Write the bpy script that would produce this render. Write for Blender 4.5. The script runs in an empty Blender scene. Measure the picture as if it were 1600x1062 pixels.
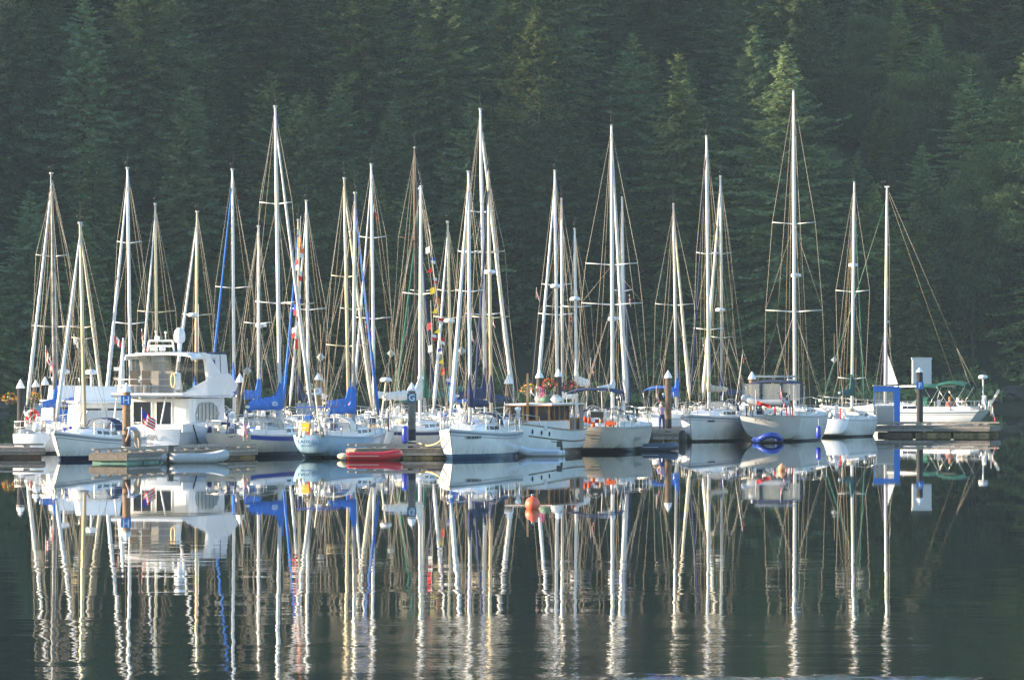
import bpy, math, random
import numpy as np
from mathutils import Vector, Matrix, noise as mnoise

# ------------------------------------------------------------------ camera, sky, sun, exposure
scene = bpy.context.scene
F = 9900.0            # focal length in photo pixels (1600 wide)
H = 4.75              # eye height above the water
HR = 560.0            # photo row of the horizon
cam_d = bpy.data.cameras.new('camera'); cam = bpy.data.objects.new('camera', cam_d)
scene.collection.objects.link(cam); scene.camera = cam
cam.location = (0, 0, H)
cam_d.sensor_width = 36.0; cam_d.lens = 36.0*F/1600.0
cam_d.clip_start = 1.0; cam_d.clip_end = 6000.0
cam.rotation_euler = (math.radians(90) + math.atan((HR-531.0)/F), 0, 0)

SUN_EL = math.radians(10.5)
SUN_AZ = math.radians(-90.0)      # clockwise from the viewing direction (+Y): the sun stands far left, a little behind the boats
sun_dir = Vector((math.cos(SUN_EL)*math.sin(SUN_AZ), math.cos(SUN_EL)*math.cos(SUN_AZ), math.sin(SUN_EL)))
world = bpy.data.worlds.new('World'); scene.world = world; world.use_nodes = True
wn = world.node_tree; bg = wn.nodes['Background']
sky = wn.nodes.new('ShaderNodeTexSky'); sky.sky_type = 'NISHITA'; sky.sun_disc = False
sky.sun_elevation = SUN_EL; sky.sun_rotation = SUN_AZ
sky.air_density = 1.0; sky.dust_density = 0.5; sky.ozone_density = 2.2
wn.links.new(sky.outputs['Color'], bg.inputs['Color']); bg.inputs['Strength'].default_value = 0.15
sun_l = bpy.data.lights.new('sun', 'SUN'); sun_l.energy = 4.8; sun_l.angle = math.radians(0.6); sun_l.color = (1.0, 0.80, 0.56)
sun_o = bpy.data.objects.new('sun', sun_l); scene.collection.objects.link(sun_o)
sun_o.rotation_euler = (-sun_dir).to_track_quat('-Z', 'Y').to_euler()
scene.view_settings.view_transform = 'Standard'; scene.view_settings.look = 'None'
scene.view_settings.gamma = 1.0; scene.view_settings.use_curve_mapping = False
scene.view_settings.exposure = 1.72
scene.cycles.max_bounces = 6; scene.cycles.transparent_max_bounces = 8
scene.cycles.volume_bounces = 0
scene.cycles.use_denoising = True
scene.cycles.caustics_reflective = False; scene.cycles.caustics_refractive = False
HAZE = 0.00007

def dist(row): return F*H/(row-HR)
def at(px, row, z=0.0):
    "the point at height z that lies over the water seen at that photo row"
    d = dist(row); return Vector(((px-800)/F*d, d, z))
def zrow(y, d): return H + (HR-y)/F*d

# ------------------------------------------------------------------ helpers
C = scene.collection
rnd = random.Random(7)
MATS = {}
def mat(name, color, rough=0.5, metal=0.0, spec=0.5, noise=0.0, nscale=6.0, bump=0.0, trans=0.0, alpha=1.0, coat=0.0, col2=None):
    if name in MATS: return MATS[name]
    m = bpy.data.materials.new(name); m.use_nodes = True; n = m.node_tree; p = n.nodes['Principled BSDF']
    p.inputs['Base Color'].default_value = (*color, 1); p.inputs['Roughness'].default_value = rough
    p.inputs['Metallic'].default_value = metal; p.inputs['Specular IOR Level'].default_value = spec
    p.inputs['Transmission Weight'].default_value = trans; p.inputs['Alpha'].default_value = alpha
    p.inputs['Coat Weight'].default_value = coat
    if noise > 0 or bump > 0:
        tc = n.nodes.new('ShaderNodeTexCoord'); t = n.nodes.new('ShaderNodeTexNoise'); t.inputs['Scale'].default_value = nscale
        t.inputs['Detail'].default_value = 6; t.inputs['Roughness'].default_value = 0.65
        n.links.new(tc.outputs['Object'], t.inputs['Vector'])
        if noise > 0:
            mx = n.nodes.new('ShaderNodeMix'); mx.data_type = 'RGBA'
            c2 = col2 or tuple(c*(1-noise) for c in color)
            mx.inputs[6].default_value = (*color, 1); mx.inputs[7].default_value = (*c2, 1)
            mr = n.nodes.new('ShaderNodeMapRange'); mr.inputs[1].default_value = 0.35; mr.inputs[2].default_value = 0.68
            n.links.new(t.outputs['Fac'], mr.inputs[0]); n.links.new(mr.outputs[0], mx.inputs[0]); n.links.new(mx.outputs[2], p.inputs['Base Color'])
        if bump > 0:
            b = n.nodes.new('ShaderNodeBump'); b.inputs['Strength'].default_value = bump; b.inputs['Distance'].default_value = 0.05
            n.links.new(t.outputs['Fac'], b.inputs['Height']); n.links.new(b.outputs[0], p.inputs['Normal'])
    MATS[name] = m; return m

class MB:
    "collects shapes into one mesh"
    def __init__(s): s.v = []; s.f = []; s.m = []; s.cur = 0; s.sm = []; s.smooth = False
    def add(s, vs, fs):
        o = len(s.v); s.v += [tuple(v) for v in vs]
        for f in fs: s.f.append(tuple(i+o for i in f)); s.m.append(s.cur); s.sm.append(s.smooth)
        return s
    def box(s, c, d, M=None, taper=None):
        x, y, z = (a/2 for a in d); t = taper or 1.0
        vs = [(-x,-y,-z),(x,-y,-z),(x,y,-z),(-x,y,-z),(-x*t,-y*t,z),(x*t,-y*t,z),(x*t,y*t,z),(-x*t,y*t,z)]
        vs = [(M @ Vector(v) if M is not None else Vector(v)) + Vector(c) for v in vs]
        return s.add(vs, [(0,3,2,1),(4,5,6,7),(0,1,5,4),(1,2,6,5),(2,3,7,6),(3,0,4,7)])
    def bar(s, a, b, w, h, up=(0,0,1)):
        a = Vector(a); b = Vector(b); d = (b-a).normalized(); sd = d.cross(Vector(up))
        if sd.length < 1e-4: sd = d.cross(Vector((1,0,0)))
        sd.normalize(); u = sd.cross(d)
        vs = []
        for p in (a, b):
            for i, j in ((-1,-1),(1,-1),(1,1),(-1,1)): vs.append(p + sd*(w/2*i) + u*(h/2*j))
        return s.add(vs, [(0,1,2,3),(7,6,5,4),(0,4,5,1),(1,5,6,2),(2,6,7,3),(3,7,4,0)])
    def tube(s, pts, r, n=6, caps=True, flat=1.0):
        pts = [Vector(p) for p in pts]; k = len(pts)
        rs = r if isinstance(r, (list, tuple)) else [r]*k
        vs = []; fs = []; ref = None
        for i, p in enumerate(pts):
            t = (pts[min(i+1, k-1)] - pts[max(i-1, 0)]).normalized()
            if ref is None: ref = Vector((0,0,1)) if abs(t.z) < 0.9 else Vector((1,0,0))
            a = t.cross(ref).normalized(); b = a.cross(t)
            if abs(t.z) < 0.9 or i: ref = b
            for j in range(n):
                w = 2*math.pi*j/n; vs.append(p + (a*math.cos(w) + b*math.sin(w)*flat)*rs[i])
        for i in range(k-1):
            for j in range(n):
                q = (j+1) % n; fs.append((i*n+j, i*n+q, (i+1)*n+q, (i+1)*n+j))
        if caps: fs += [tuple(range(n-1,-1,-1)), tuple((k-1)*n+j for j in range(n))]
        sm = s.smooth; s.smooth = True; s.add(vs, fs); s.smooth = sm; return s
    def lathe(s, prof, c=(0,0,0), n=14, axis='z'):
        vs = []; fs = []
        for (r, z) in prof:
            for j in range(n):
                w = 2*math.pi*j/n; p = (r*math.cos(w), r*math.sin(w), z)
                if axis == 'x': p = (p[2], p[0], p[1])
                if axis == 'y': p = (p[0], p[2], p[1])
                vs.append(Vector(p) + Vector(c))
        for i in range(len(prof)-1):
            for j in range(n):
                q = (j+1) % n; fs.append((i*n+j, i*n+q, (i+1)*n+q, (i+1)*n+j))
        fs += [tuple(range(n-1,-1,-1)), tuple((len(prof)-1)*n+j for j in range(n))]
        s.add(vs, fs); return s
    def ball(s, c, r, n=12, m=8, sq=(1,1,1)):
        prof = [(max(1e-4, math.sin(math.pi*i/m)), -math.cos(math.pi*i/m)) for i in range(m+1)]
        vs = []; fs = []
        for (a, z) in prof:
            for j in range(n):
                w = 2*math.pi*j/n; vs.append((c[0]+a*math.cos(w)*r*sq[0], c[1]+a*math.sin(w)*r*sq[1], c[2]+z*r*sq[2]))
        for i in range(m):
            for j in range(n):
                q = (j+1) % n; fs.append((i*n+j, i*n+q, (i+1)*n+q, (i+1)*n+j))
        sm = s.smooth; s.smooth = True; s.add(vs, fs); s.smooth = sm; return s
    def loft(s, secs, closed=False, caps=False):
        k = len(secs[0]); vs = [p for sec in secs for p in sec]; fs = []
        for i in range(len(secs)-1):
            for j in range(k if closed else k-1):
                q = (j+1) % k; fs.append((i*k+j, i*k+q, (i+1)*k+q, (i+1)*k+j))
        if caps: fs += [tuple(range(k-1,-1,-1)), tuple((len(secs)-1)*k+j for j in range(k))]
        s.add(vs, fs); return s
    def prism(s, poly, a, b, axis='y'):
        "polygon (two coordinates) drawn out from a to b along an axis"
        def P(u, w, t):
            return {'y': (u, t, w), 'x': (t, u, w), 'z': (u, w, t)}[axis]
        n = len(poly); vs = [P(u, w, a) for u, w in poly] + [P(u, w, b) for u, w in poly]
        fs = [tuple(range(n)), tuple(range(2*n-1, n-1, -1))] + [(j, (j+1) % n + 0, (j+1) % n + n, j+n) for j in range(n)]
        return s.add(vs, fs)
    def build(s, name, m, parent=None, bevel=0.0):
        me = bpy.data.meshes.new(name); me.from_pydata(s.v, [], s.f)
        ms = m if isinstance(m, (list, tuple)) else [m]
        for x in ms: me.materials.append(x)
        if len(ms) > 1: me.polygons.foreach_set('material_index', s.m)
        me.polygons.foreach_set('use_smooth', s.sm)
        me.update(); me.validate()
        return link(name, me, parent)
def link(name, data, parent=None):
    o = bpy.data.objects.new(name, data); C.objects.link(o)
    if parent is not None: o.parent = parent
    return o
def thing(name, label, cat, loc=(0,0,0), rz=0.0, group=None):
    o = bpy.data.objects.new(name, None); C.objects.link(o); o.location = loc; o.rotation_euler = (0,0,rz)
    o['label'] = label; o['category'] = cat
    if group: o['group'] = group
    return o
def tag(o, label, cat, group=None):
    o['label'] = label; o['category'] = cat
    if group: o['group'] = group
    return o
def setting(o, kind='structure'): o['kind'] = kind; return o
TXT = {}
def text(name, body, h, m, parent, loc, rot, sx=1.0):
    cu = bpy.data.curves.new('t', 'FONT'); cu.body = body; cu.size = h; cu.align_x = 'CENTER'; cu.align_y = 'CENTER'; cu.extrude = 0.004; cu.resolution_u = 2; cu.offset = 0.006
    tmp = bpy.data.objects.new('t', cu); C.objects.link(tmp)
    dg = bpy.context.evaluated_depsgraph_get(); me = bpy.data.meshes.new_from_object(tmp.evaluated_get(dg)); bpy.data.objects.remove(tmp)
    me.materials.clear(); me.materials.append(m); o = link(name, me, parent); o.location = loc; o.rotation_euler = rot; o.scale = (sx, 1, 1)
    return o
def copy_tree(o, parent=None):
    c = o.copy(); C.objects.link(c)
    if parent is not None: c.parent = parent
    for ch in list(o.children): copy_tree(ch, c)
    return c

# ------------------------------------------------------------------ water
def water_material():
    m = bpy.data.materials.new('sea_water'); m.use_nodes = True; n = m.node_tree; L = n.links.new
    p = n.nodes['Principled BSDF']
    p.inputs['Base Color'].default_value = (0.006, 0.016, 0.017, 1); p.inputs['IOR'].default_value = 1.33
    p.inputs['Roughness'].default_value = 0.012; p.inputs['Specular IOR Level'].default_value = 0.5
    geo = n.nodes.new('ShaderNodeNewGeometry'); sep = n.nodes.new('ShaderNodeSeparateXYZ'); L(geo.outputs['Position'], sep.inputs[0])
    def nz(scale, sx, sy, detail=3.0, rough=0.55, off=0.0):
        mp = n.nodes.new('ShaderNodeMapping'); mp.inputs['Scale'].default_value = (sx, sy, 1); mp.inputs['Location'].default_value = (off, off*0.7, 0)
        L(geo.outputs['Position'], mp.inputs['Vector'])
        t = n.nodes.new('ShaderNodeTexNoise'); t.inputs['Scale'].default_value = scale; t.inputs['Detail'].default_value = detail; t.inputs['Roughness'].default_value = rough
        t.noise_dimensions = '2D'
        L(mp.outputs[0], t.inputs['Vector']); return t.outputs['Fac']
    def mth(op, a, b=None):
        q = n.nodes.new('ShaderNodeMath'); q.operation = op
        for i, x in enumerate((a, b)):
            if x is None: continue
            if isinstance(x, (int, float)): q.inputs[i].default_value = x
            else: L(x, q.inputs[i])
        return q.outputs[0]
    def ramp(x, a, b, lo=0.0, hi=1.0, smooth=True):
        q = n.nodes.new('ShaderNodeMapRange'); q.interpolation_type = 'SMOOTHSTEP' if smooth else 'LINEAR'
        q.inputs[1].default_value = a; q.inputs[2].default_value = b; q.inputs[3].default_value = lo; q.inputs[4].default_value = hi
        L(x, q.inputs[0]); return q.outputs[0]
    Y = sep.outputs['Y']; X = sep.outputs['X']
    # height in metres: long gentle swell lines, short ripples; both fade with distance, a breeze patch lies in front
    long_w = mth('MULTIPLY', nz(0.30, 0.7, 1.0, 2.5, 0.5), WAVE[0])
    short = mth('MULTIPLY', nz(2.6, 0.8, 1.0, 3.0, 0.5, 13.0), WAVE[1])
    near = ramp(Y, 92, 180, 1.0, 0.05)
    lull = ramp(nz(0.035, 0.6, 1.0, 2.0, 0.5, 77.0), 0.38, 0.62, 0.25, 1.15)
    calm = mth('MULTIPLY', mth('MULTIPLY', mth('ADD', long_w, short), near), lull)
    wob = mth('ADD', Y, mth('MULTIPLY', mth('SUBTRACT', nz(0.16, 1, 0.5, 3.0, 0.6, 5.0), 0.5), 40.0))
    patch = mth('MULTIPLY', ramp(wob, 106, 122, 1.0, 0.0), ramp(X, -4.5, -1.5, 0.05, 1.0))
    breeze = mth('MULTIPLY', mth('MULTIPLY', nz(2.8, 0.75, 1.0, 3.0, 0.55, 31.0), WAVE[2]), patch)
    wob2 = mth('ADD', Y, mth('MULTIPLY', mth('SUBTRACT', nz(0.5, 1, 0.6, 3.0, 0.6, 9.0), 0.5), 7.0))
    front = mth('MULTIPLY', mth('MULTIPLY', nz(3.0, 0.5, 1.0, 3.0, 0.6, 57.0), WAVE[3]), mth('MULTIPLY', ramp(wob2, 93.0, 94.8, 1.0, 0.0), ramp(X, -1.0, 4.0, 0.02, 1.0)))
    hgt = mth('ADD', mth('ADD', calm, breeze), front)
    b = n.nodes.new('ShaderNodeBump'); b.inputs['Strength'].default_value = 1.0; b.inputs['Distance'].default_value = 1.0
    L(hgt, b.inputs['Height']); L(b.outputs[0], p.inputs['Normal'])
    return m
WAVE = (0.026, 0.0011, 0.0040, 0.045)
mb = MB(); X0, X1, Y0, Y1 = -640, 640, -28, 690
xs = [X0, -60, -20, 20, 60, X1]; ys = [Y0, 60, 120, 200, 320, 450, Y1]
for j in range(len(ys)-1):
    for i in range(len(xs)-1):
        mb.add([(xs[i], ys[j], 0), (xs[i+1], ys[j], 0), (xs[i+1], ys[j+1], 0), (xs[i], ys[j+1], 0)], [(0,1,2,3)])
setting(mb.build('water', water_material()))

# ------------------------------------------------------------------ hillside
def shore_y(x):
    u = min(1.0, max(0.0, (-66-x)/110)); return 592 + 5*math.sin(x*0.035+1.0) + 2.2*math.sin(x*0.13) - 74*u*u*(3-2*u)  # unseen left shore bent forward so its ridge shades the forest
def hill_z(x, y):
    t = y - shore_y(x)
    if t < 0: return max(-4.0, t*0.25)
    z = 1.3*min(1, t/2.5) + max(0, t-3)*0.74
    crest = 66 + 6*math.sin(x*0.02) + 3*math.sin(x*0.07+2)
    if x < -62: crest -= 33*min(1, (-62-x)/45)
    if x < -170: crest += 11*min(1, (-170-x)/60)  # out-of-view crest dip and rise at left, shaped for the hillside's shadow line
    if z > crest: z = crest + (z-crest)*0.10
    z += 1.6*mnoise.noise(Vector((x*0.05, y*0.05, 0))) * min(1, t/6) + 0.5*mnoise.noise(Vector((x*0.3, y*0.3, 5))) * min(1, t/3)
    return z
mb = MB(); mb.smooth = True
gx = [-640 + 20*i for i in range(27)] + [-118 + 2.0*i for i in range(118)] + [120 + 20*i for i in range(27)]
gy = [505, 512, 519, 526, 533, 540, 547, 554, 561, 568, 575] + [582 + 1.5*i for i in range(14)] + [603 + 3.0*i for i in range(50)] + [760, 790, 830, 880]
vs = [(x, y, hill_z(x, y)) for y in gy for x in gx]; w = len(gx)
mb.add(vs, [(j*w+i, j*w+i+1, (j+1)*w+i+1, (j+1)*w+i) for j in range(len(gy)-1) for i in range(w-1)])
m_ground = mat('forest_floor', (0.045, 0.042, 0.026), 0.95, noise=0.6, nscale=0.5, col2=(0.03, 0.045, 0.02), bump=0.6)
setting(mb.build('hillside', m_ground))
# rocky bank at the water's edge
m_rock = mat('shore_rock', (0.09, 0.088, 0.08), 0.9, noise=0.6, nscale=1.4, bump=0.8, col2=(0.03, 0.03, 0.028))
r = random.Random(3)
rocks = []
for k in range(5):
    q = MB(); n_ = 9; m_ = 6
    prof = []
    q.ball((0,0,0), 1.0, n_, m_)
    q.v = [tuple(Vector(v)*(1 + 0.35*mnoise.noise(Vector(v)*1.3 + Vector((k*7,0,0))))) for v in q.v]
    q.sm = [False]*len(q.sm)
    me = bpy.data.meshes.new('shore_rock'); me.from_pydata(q.v, [], q.f); me.materials.append(m_rock); rocks.append(me)
SHORE_ROCKS = []
for i, (px_, s_) in enumerate([(4,0.9),(22,0.6),(1549,0.6),(1561,0.9),(1574,0.7),(1585,1.15),(1597,0.8)]):
    y = 594 + (i*1.7) % 3; x = (px_-800)/F*y; y = shore_y(x)+1.0+(i*0.7)%1.2
    o = link('shore_boulder', rocks[i % 5]); s = s_
    o.location = (x, y, hill_z(x, y)+0.1*s); o.scale = (s*1.4, s, s*0.6); o.rotation_euler = (0,0,i*1.3)
    SHORE_ROCKS.append(o)

# ------------------------------------------------------------------ trees
def foliage_mat(name, c1, c2, c3):
    m = bpy.data.materials.new(name); m.use_nodes = True; n = m.node_tree; L = n.links.new; n.nodes.clear()
    out = n.nodes.new('ShaderNodeOutputMaterial'); oi = n.nodes.new('ShaderNodeObjectInfo'); tc = n.nodes.new('ShaderNodeTexCoord')
    t = n.nodes.new('ShaderNodeTexNoise'); t.inputs['Scale'].default_value = 0.55; t.inputs['Detail'].default_value = 5; L(tc.outputs['Object'], t.inputs['Vector'])
    mr = n.nodes.new('ShaderNodeMapRange'); mr.inputs[1].default_value = 0.36; mr.inputs[2].default_value = 0.66; L(t.outputs['Fac'], mr.inputs[0])
    mx = n.nodes.new('ShaderNodeMix'); mx.data_type = 'RGBA'; mx.inputs[6].default_value = (*c1, 1); mx.inputs[7].default_value = (*c2, 1); L(mr.outputs[0], mx.inputs[0])
    m2 = n.nodes.new('ShaderNodeMix'); m2.data_type = 'RGBA'; m2.inputs[7].default_value = (*c3, 1); L(mx.outputs[2], m2.inputs[6]); 
    rr = n.nodes.new('ShaderNodeMapRange'); rr.inputs[3].default_value = 0.0; rr.inputs[4].default_value = 0.75; L(oi.outputs['Random'], rr.inputs[0]); L(rr.outputs[0], m2.inputs[0])
    bm_ = n.nodes.new('ShaderNodeMath'); bm_.operation = 'MULTIPLY'; bm_.inputs[1].default_value = 7.31; L(oi.outputs['Random'], bm_.inputs[0])
    fr_ = n.nodes.new('ShaderNodeMath'); fr_.operation = 'FRACT'; L(bm_.outputs[0], fr_.inputs[0]); vr = n.nodes.new('ShaderNodeMapRange'); vr.inputs[3].default_value = 0.62; vr.inputs[4].default_value = 1.75; L(fr_.outputs[0], vr.inputs[0])
    hs = n.nodes.new('ShaderNodeHueSaturation'); L(m2.outputs[2], hs.inputs['Color']); L(vr.outputs[0], hs.inputs['Value'])
    d = n.nodes.new('ShaderNodeBsdfDiffuse'); tr = n.nodes.new('ShaderNodeBsdfTranslucent'); L(hs.outputs[0], d.inputs[0]); L(hs.outputs[0], tr.inputs[0])
    ms = n.nodes.new('ShaderNodeMixShader'); ms.inputs[0].default_value = 0.35; L(d.outputs[0], ms.inputs[1]); L(tr.outputs[0], ms.inputs[2]); L(ms.outputs[0], out.inputs[0])
    return m
m_fir = foliage_mat('fir_needles', (0.10, 0.15, 0.055), (0.25, 0.29, 0.10), (0.13, 0.19, 0.11))
m_leaf = foliage_mat('broad_leaves', (0.065, 0.10, 0.04), (0.11, 0.14, 0.05), (0.06, 0.10, 0.05))
m_bark = mat('tree_bark', (0.12, 0.10, 0.085), 0.95, noise=0.5, nscale=3)
m_dead = mat('bleached_wood', (0.42, 0.38, 0.34), 0.9, noise=0.3, nscale=3)
def mesh_np(name, V, FI, k, m):
    me = bpy.data.meshes.new(name); nf = len(FI)
    me.vertices.add(len(V)); me.vertices.foreach_set('co', V.astype(np.float32).ravel())
    me.loops.add(nf*k); me.loops.foreach_set('vertex_index', FI.astype(np.int32).ravel())
    me.polygons.add(nf); me.polygons.foreach_set('loop_start', np.arange(0, nf*k, k, dtype=np.int32))
    me.polygons.foreach_set('loop_total', np.full(nf, k, dtype=np.int32)); me.update(calc_edges=True); me.materials.append(m); return me
def conifer(seed, Ht, R, full=1.0, bare=0.12):
    g = np.random.default_rng(seed); tris = []; ph = g.uniform(0, 6.28, 4)
    z = bare*Ht
    while z < Ht-0.25:
        u = z/Ht; rad = min(R*(0.80+0.35*(1-u)), 0.50*(Ht-z)**0.90 + 0.05) * (0.72 + 0.28*min(1, (u-bare+0.04)*7)) + 0.06
        nb = int(g.integers(6, 9) if u < 0.85 else g.integers(3, 5))
        a0 = g.uniform(0, 6.28)
        for b in range(nb):
            if g.random() > full: continue
            az = a0 + b*6.283/nb + g.normal(0, 0.25); lump = 1 + 0.22*math.sin(az*2+ph[0]+z*0.45) + 0.16*math.sin(az*3+ph[1]-z*0.8); Lb = rad*g.uniform(0.6, 1.12)*lump
            if g.random() < 0.06: Lb *= 1.3
            rise = (0.75*(u-0.40) + g.normal(0, 0.10)); zz = z + g.uniform(-0.2, 0.2)
            ns = max(3, int(Lb/0.19)); s = np.linspace(0.12, 1.0, ns)
            cx = np.cos(az); sx = np.sin(az)
            P = np.stack([cx*Lb*s, sx*Lb*s, zz + Lb*(rise*s - 0.30*s**2 + 0.18*s**4)], 1)
            for side in (-1, 1, 0):
                l = (0.30 + 0.55*(1-s)**0.7*min(1.4, Lb*0.45))*g.uniform(0.7, 1.25, ns)
                if side == 0: l = l*0.55
                an = az + side*g.uniform(0.7, 1.25, ns)
                dz = g.uniform(-0.55, 0.12, ns) if side else g.uniform(-1.1, 0.5, ns)
                T = P + np.stack([np.cos(an)*l, np.sin(an)*l, dz*l], 1)
                wd = g.uniform(0.13, 0.24, ns)
                N = np.stack([-np.sin(an)*wd, np.cos(an)*wd, g.uniform(-0.8, 0.8, ns)*wd], 1)
                tris.append(np.stack([P-N, P+N, T], 1))
        z += g.uniform(0.30, 0.46) * (1.0 if u < 0.8 else 0.75)
    # leader
    P = np.stack([np.zeros(6), np.zeros(6), np.linspace(Ht-0.9, Ht-0.05, 6)], 1); an = g.uniform(0, 6.28, 6)
    T = P + np.stack([np.cos(an)*0.16, np.sin(an)*0.16, np.full(6, 0.22)], 1); N = np.stack([-np.sin(an)*0.05, np.cos(an)*0.05, np.zeros(6)], 1)
    tris.append(np.stack([P-N, P+N, T], 1))
    V = np.concatenate(tris).reshape(-1, 3); return mesh_np('crown', V, np.arange(len(V)).reshape(-1, 3), 3, m_fir)
def broadleaf(seed, Ht, R):
    g = np.random.default_rng(seed); tris = []; cl = []
    limbs = []
    for i in range(int(30 + R*9)):
        th = g.uniform(0, 6.28); u = g.uniform(-0.75, 1.0); rr = math.sqrt(max(0, 1-u*u*0.9))*g.uniform(0.45, 1.0)
        c = np.array([math.cos(th)*R*rr, math.sin(th)*R*rr, Ht*0.62 + u*Ht*0.36]); cr = g.uniform(0.7, 1.5)
        limbs.append(c); k = int(260*cr)
        d = g.normal(size=(k, 3)); d /= np.linalg.norm(d, axis=1)[:, None]; P = c + d*(cr*g.uniform(0.35, 1.0, k)**0.5)[:, None]*np.array([1.2, 1.2, 0.75])
        a = g.normal(size=(k, 3))*0.10; b = g.normal(size=(k, 3))*0.10
        tris.append(np.stack([P+a, P+b, P-a*0.6-b*0.6], 1))
    V = np.concatenate(tris).reshape(-1, 3); return mesh_np('crown', V, np.arange(len(V)).reshape(-1, 3), 3, m_leaf), limbs
def trunk_mesh(Ht, r0, limbs=None):
    q = MB(); q.tube([(0,0,-1.0), (0.05,0,Ht*0.3), (0,0.06,Ht*0.7), (0,0,Ht*0.985)], [r0, r0*0.8, r0*0.42, 0.03], 7)
    for c in (limbs or [])[:14]: q.tube([(0,0,max(1.5, c[2]*0.45)), (c[0]*0.5, c[1]*0.5, c[2]*0.75), tuple(c)], [r0*0.35, r0*0.22, 0.04], 5)
    me = bpy.data.meshes.new('trunk'); me.from_pydata(q.v, [], q.f); me.materials.append(m_bark); me.polygons.foreach_set('use_smooth', [True]*len(q.f)); return me
FIRS = []
for i, (h_, R_, fu, ba) in enumerate([(27,6.0,1,.08),(31,6.6,1,.10),(24,5.8,1,.05),(33,6.2,.95,.2),(21,5.4,1,.04),(29,7.2,1,.08),(26,4.8,1,.06),(17,5.0,1,.03),(30,5.8,.85,.25),(23,6.8,1,.08)]):
    FIRS.append((h_, conifer(100+i, h_, R_, fu, ba), trunk_mesh(h_, 0.012*h_+0.05)))
LEAFS = []
for i, (h_, R_) in enumerate([(15,4.6),(19,5.2),(12,3.8)]):
    me, lm = broadleaf(300+i, h_, R_); LEAFS.append((h_, me, trunk_mesh(h_*0.8, 0.22, lm)))
sites = []
r = random.Random(21)
def far_enough(x, y, dmin):
    return all((x-a)**2 + (y-b)**2 > dmin*dmin for a, b, *_ in sites)
# chosen trees: photo column of the top, photo row of the top, metres behind the shoreline, kind, fir index
CH = [(775,8,64,'f',2),(1110,30,48,'f',6),(1395,45,50,'f',4),(918,2,60,'f',6),(530,108,24,'f',2),(495,135,20,'f',0),(700,70,44,'f',2),(650,10,70,'f',0),
 (1090,158,14,'b',1),(880,75,40,'f',6),(1315,85,36,'f',6),(1200,130,22,'f',2),(1275,70,44,'f',0),(1485,100,44,'f',4),(1560,200,9,'b',1),(1520,255,6,'b',0),(1590,235,8,'b',1),
 (155,95,30,'f',5),(200,100,34,'f',5),(60,110,30,'f',1),(270,60,50,'f',3),(385,15,58,'b',1),(445,55,50,'b',0),(300,10,64,'b',1),(150,2,60,'b',0),(860,150,22,'f',2),(620,150,20,'f',2),
 (590,60,50,'f',5),(1000,60,50,'f',1),(1160,95,36,'f',2),(955,95,34,'f',0),(1440,150,26,'f',5),(1370,160,20,'f',1),(740,170,16,'f',9),(350,150,18,'f',8),(1540,30,60,'f',0),(820,30,62,'f',4),(490,20,70,'f',1),(1230,10,70,'f',2),(1430,112,30,'b',2),(1350,100,32,'b',2)]
for (px, row, back, kind, idx) in CH:
    y = 600 + back; x = (px-800)/F*y; y = shore_y(x) + back; x = (px-800)/F*y
    top = zrow(row, y); g0 = hill_z(x, y); sites.append((x, y, kind, idx, top-g0))
tries = 0
while tries < 9000 and len(sites) < 300:
    tries += 1
    x = r.uniform(-60, 60); y = shore_y(x) + 1.5 + 76*r.random()**1.1
    if abs(x) > 0.5*1600/F*y + 4.5: continue
    if not far_enough(x, y, 4.9 if y > 612 else 5.4): continue
    kd = 'b' if (r.random() < (0.5 if (x > 44 and y < 612) or (-42 < x < -26 and y > 640) else 0.13)) else 'f'
    sites.append((x, y, kd, r.randrange(10 if kd == 'f' else 3), None))
TREES = []
for (x, y, kd, idx, hh) in sites:
    base, crown, trunk = (FIRS if kd == 'f' else LEAFS)[idx]
    s = (hh/base) if hh else ((r.uniform(0.88, 1.05) if r.random() < 0.28 else r.uniform(0.48, 0.76)) if kd == 'f' else r.uniform(0.45, 0.8))
    s = min(max(s, 0.35), 1.02)
    o = thing('fir_tree' if kd == 'f' else 'broadleaf_tree', 'tree', 'tree', (x, y, hill_z(x, y)-0.3), r.uniform(0, 6.28), None)
    o.scale = (s*r.uniform(0.9,1.12), s*r.uniform(0.9,1.12), s); o.rotation_euler = (r.uniform(-.03,.03), r.uniform(-.03,.03), r.uniform(0, 6.28))
    link('trunk', trunk, o); link('crown', crown, o)
    TREES.append((o, x, y, kd, hill_z(x, y)+base*s))
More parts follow.
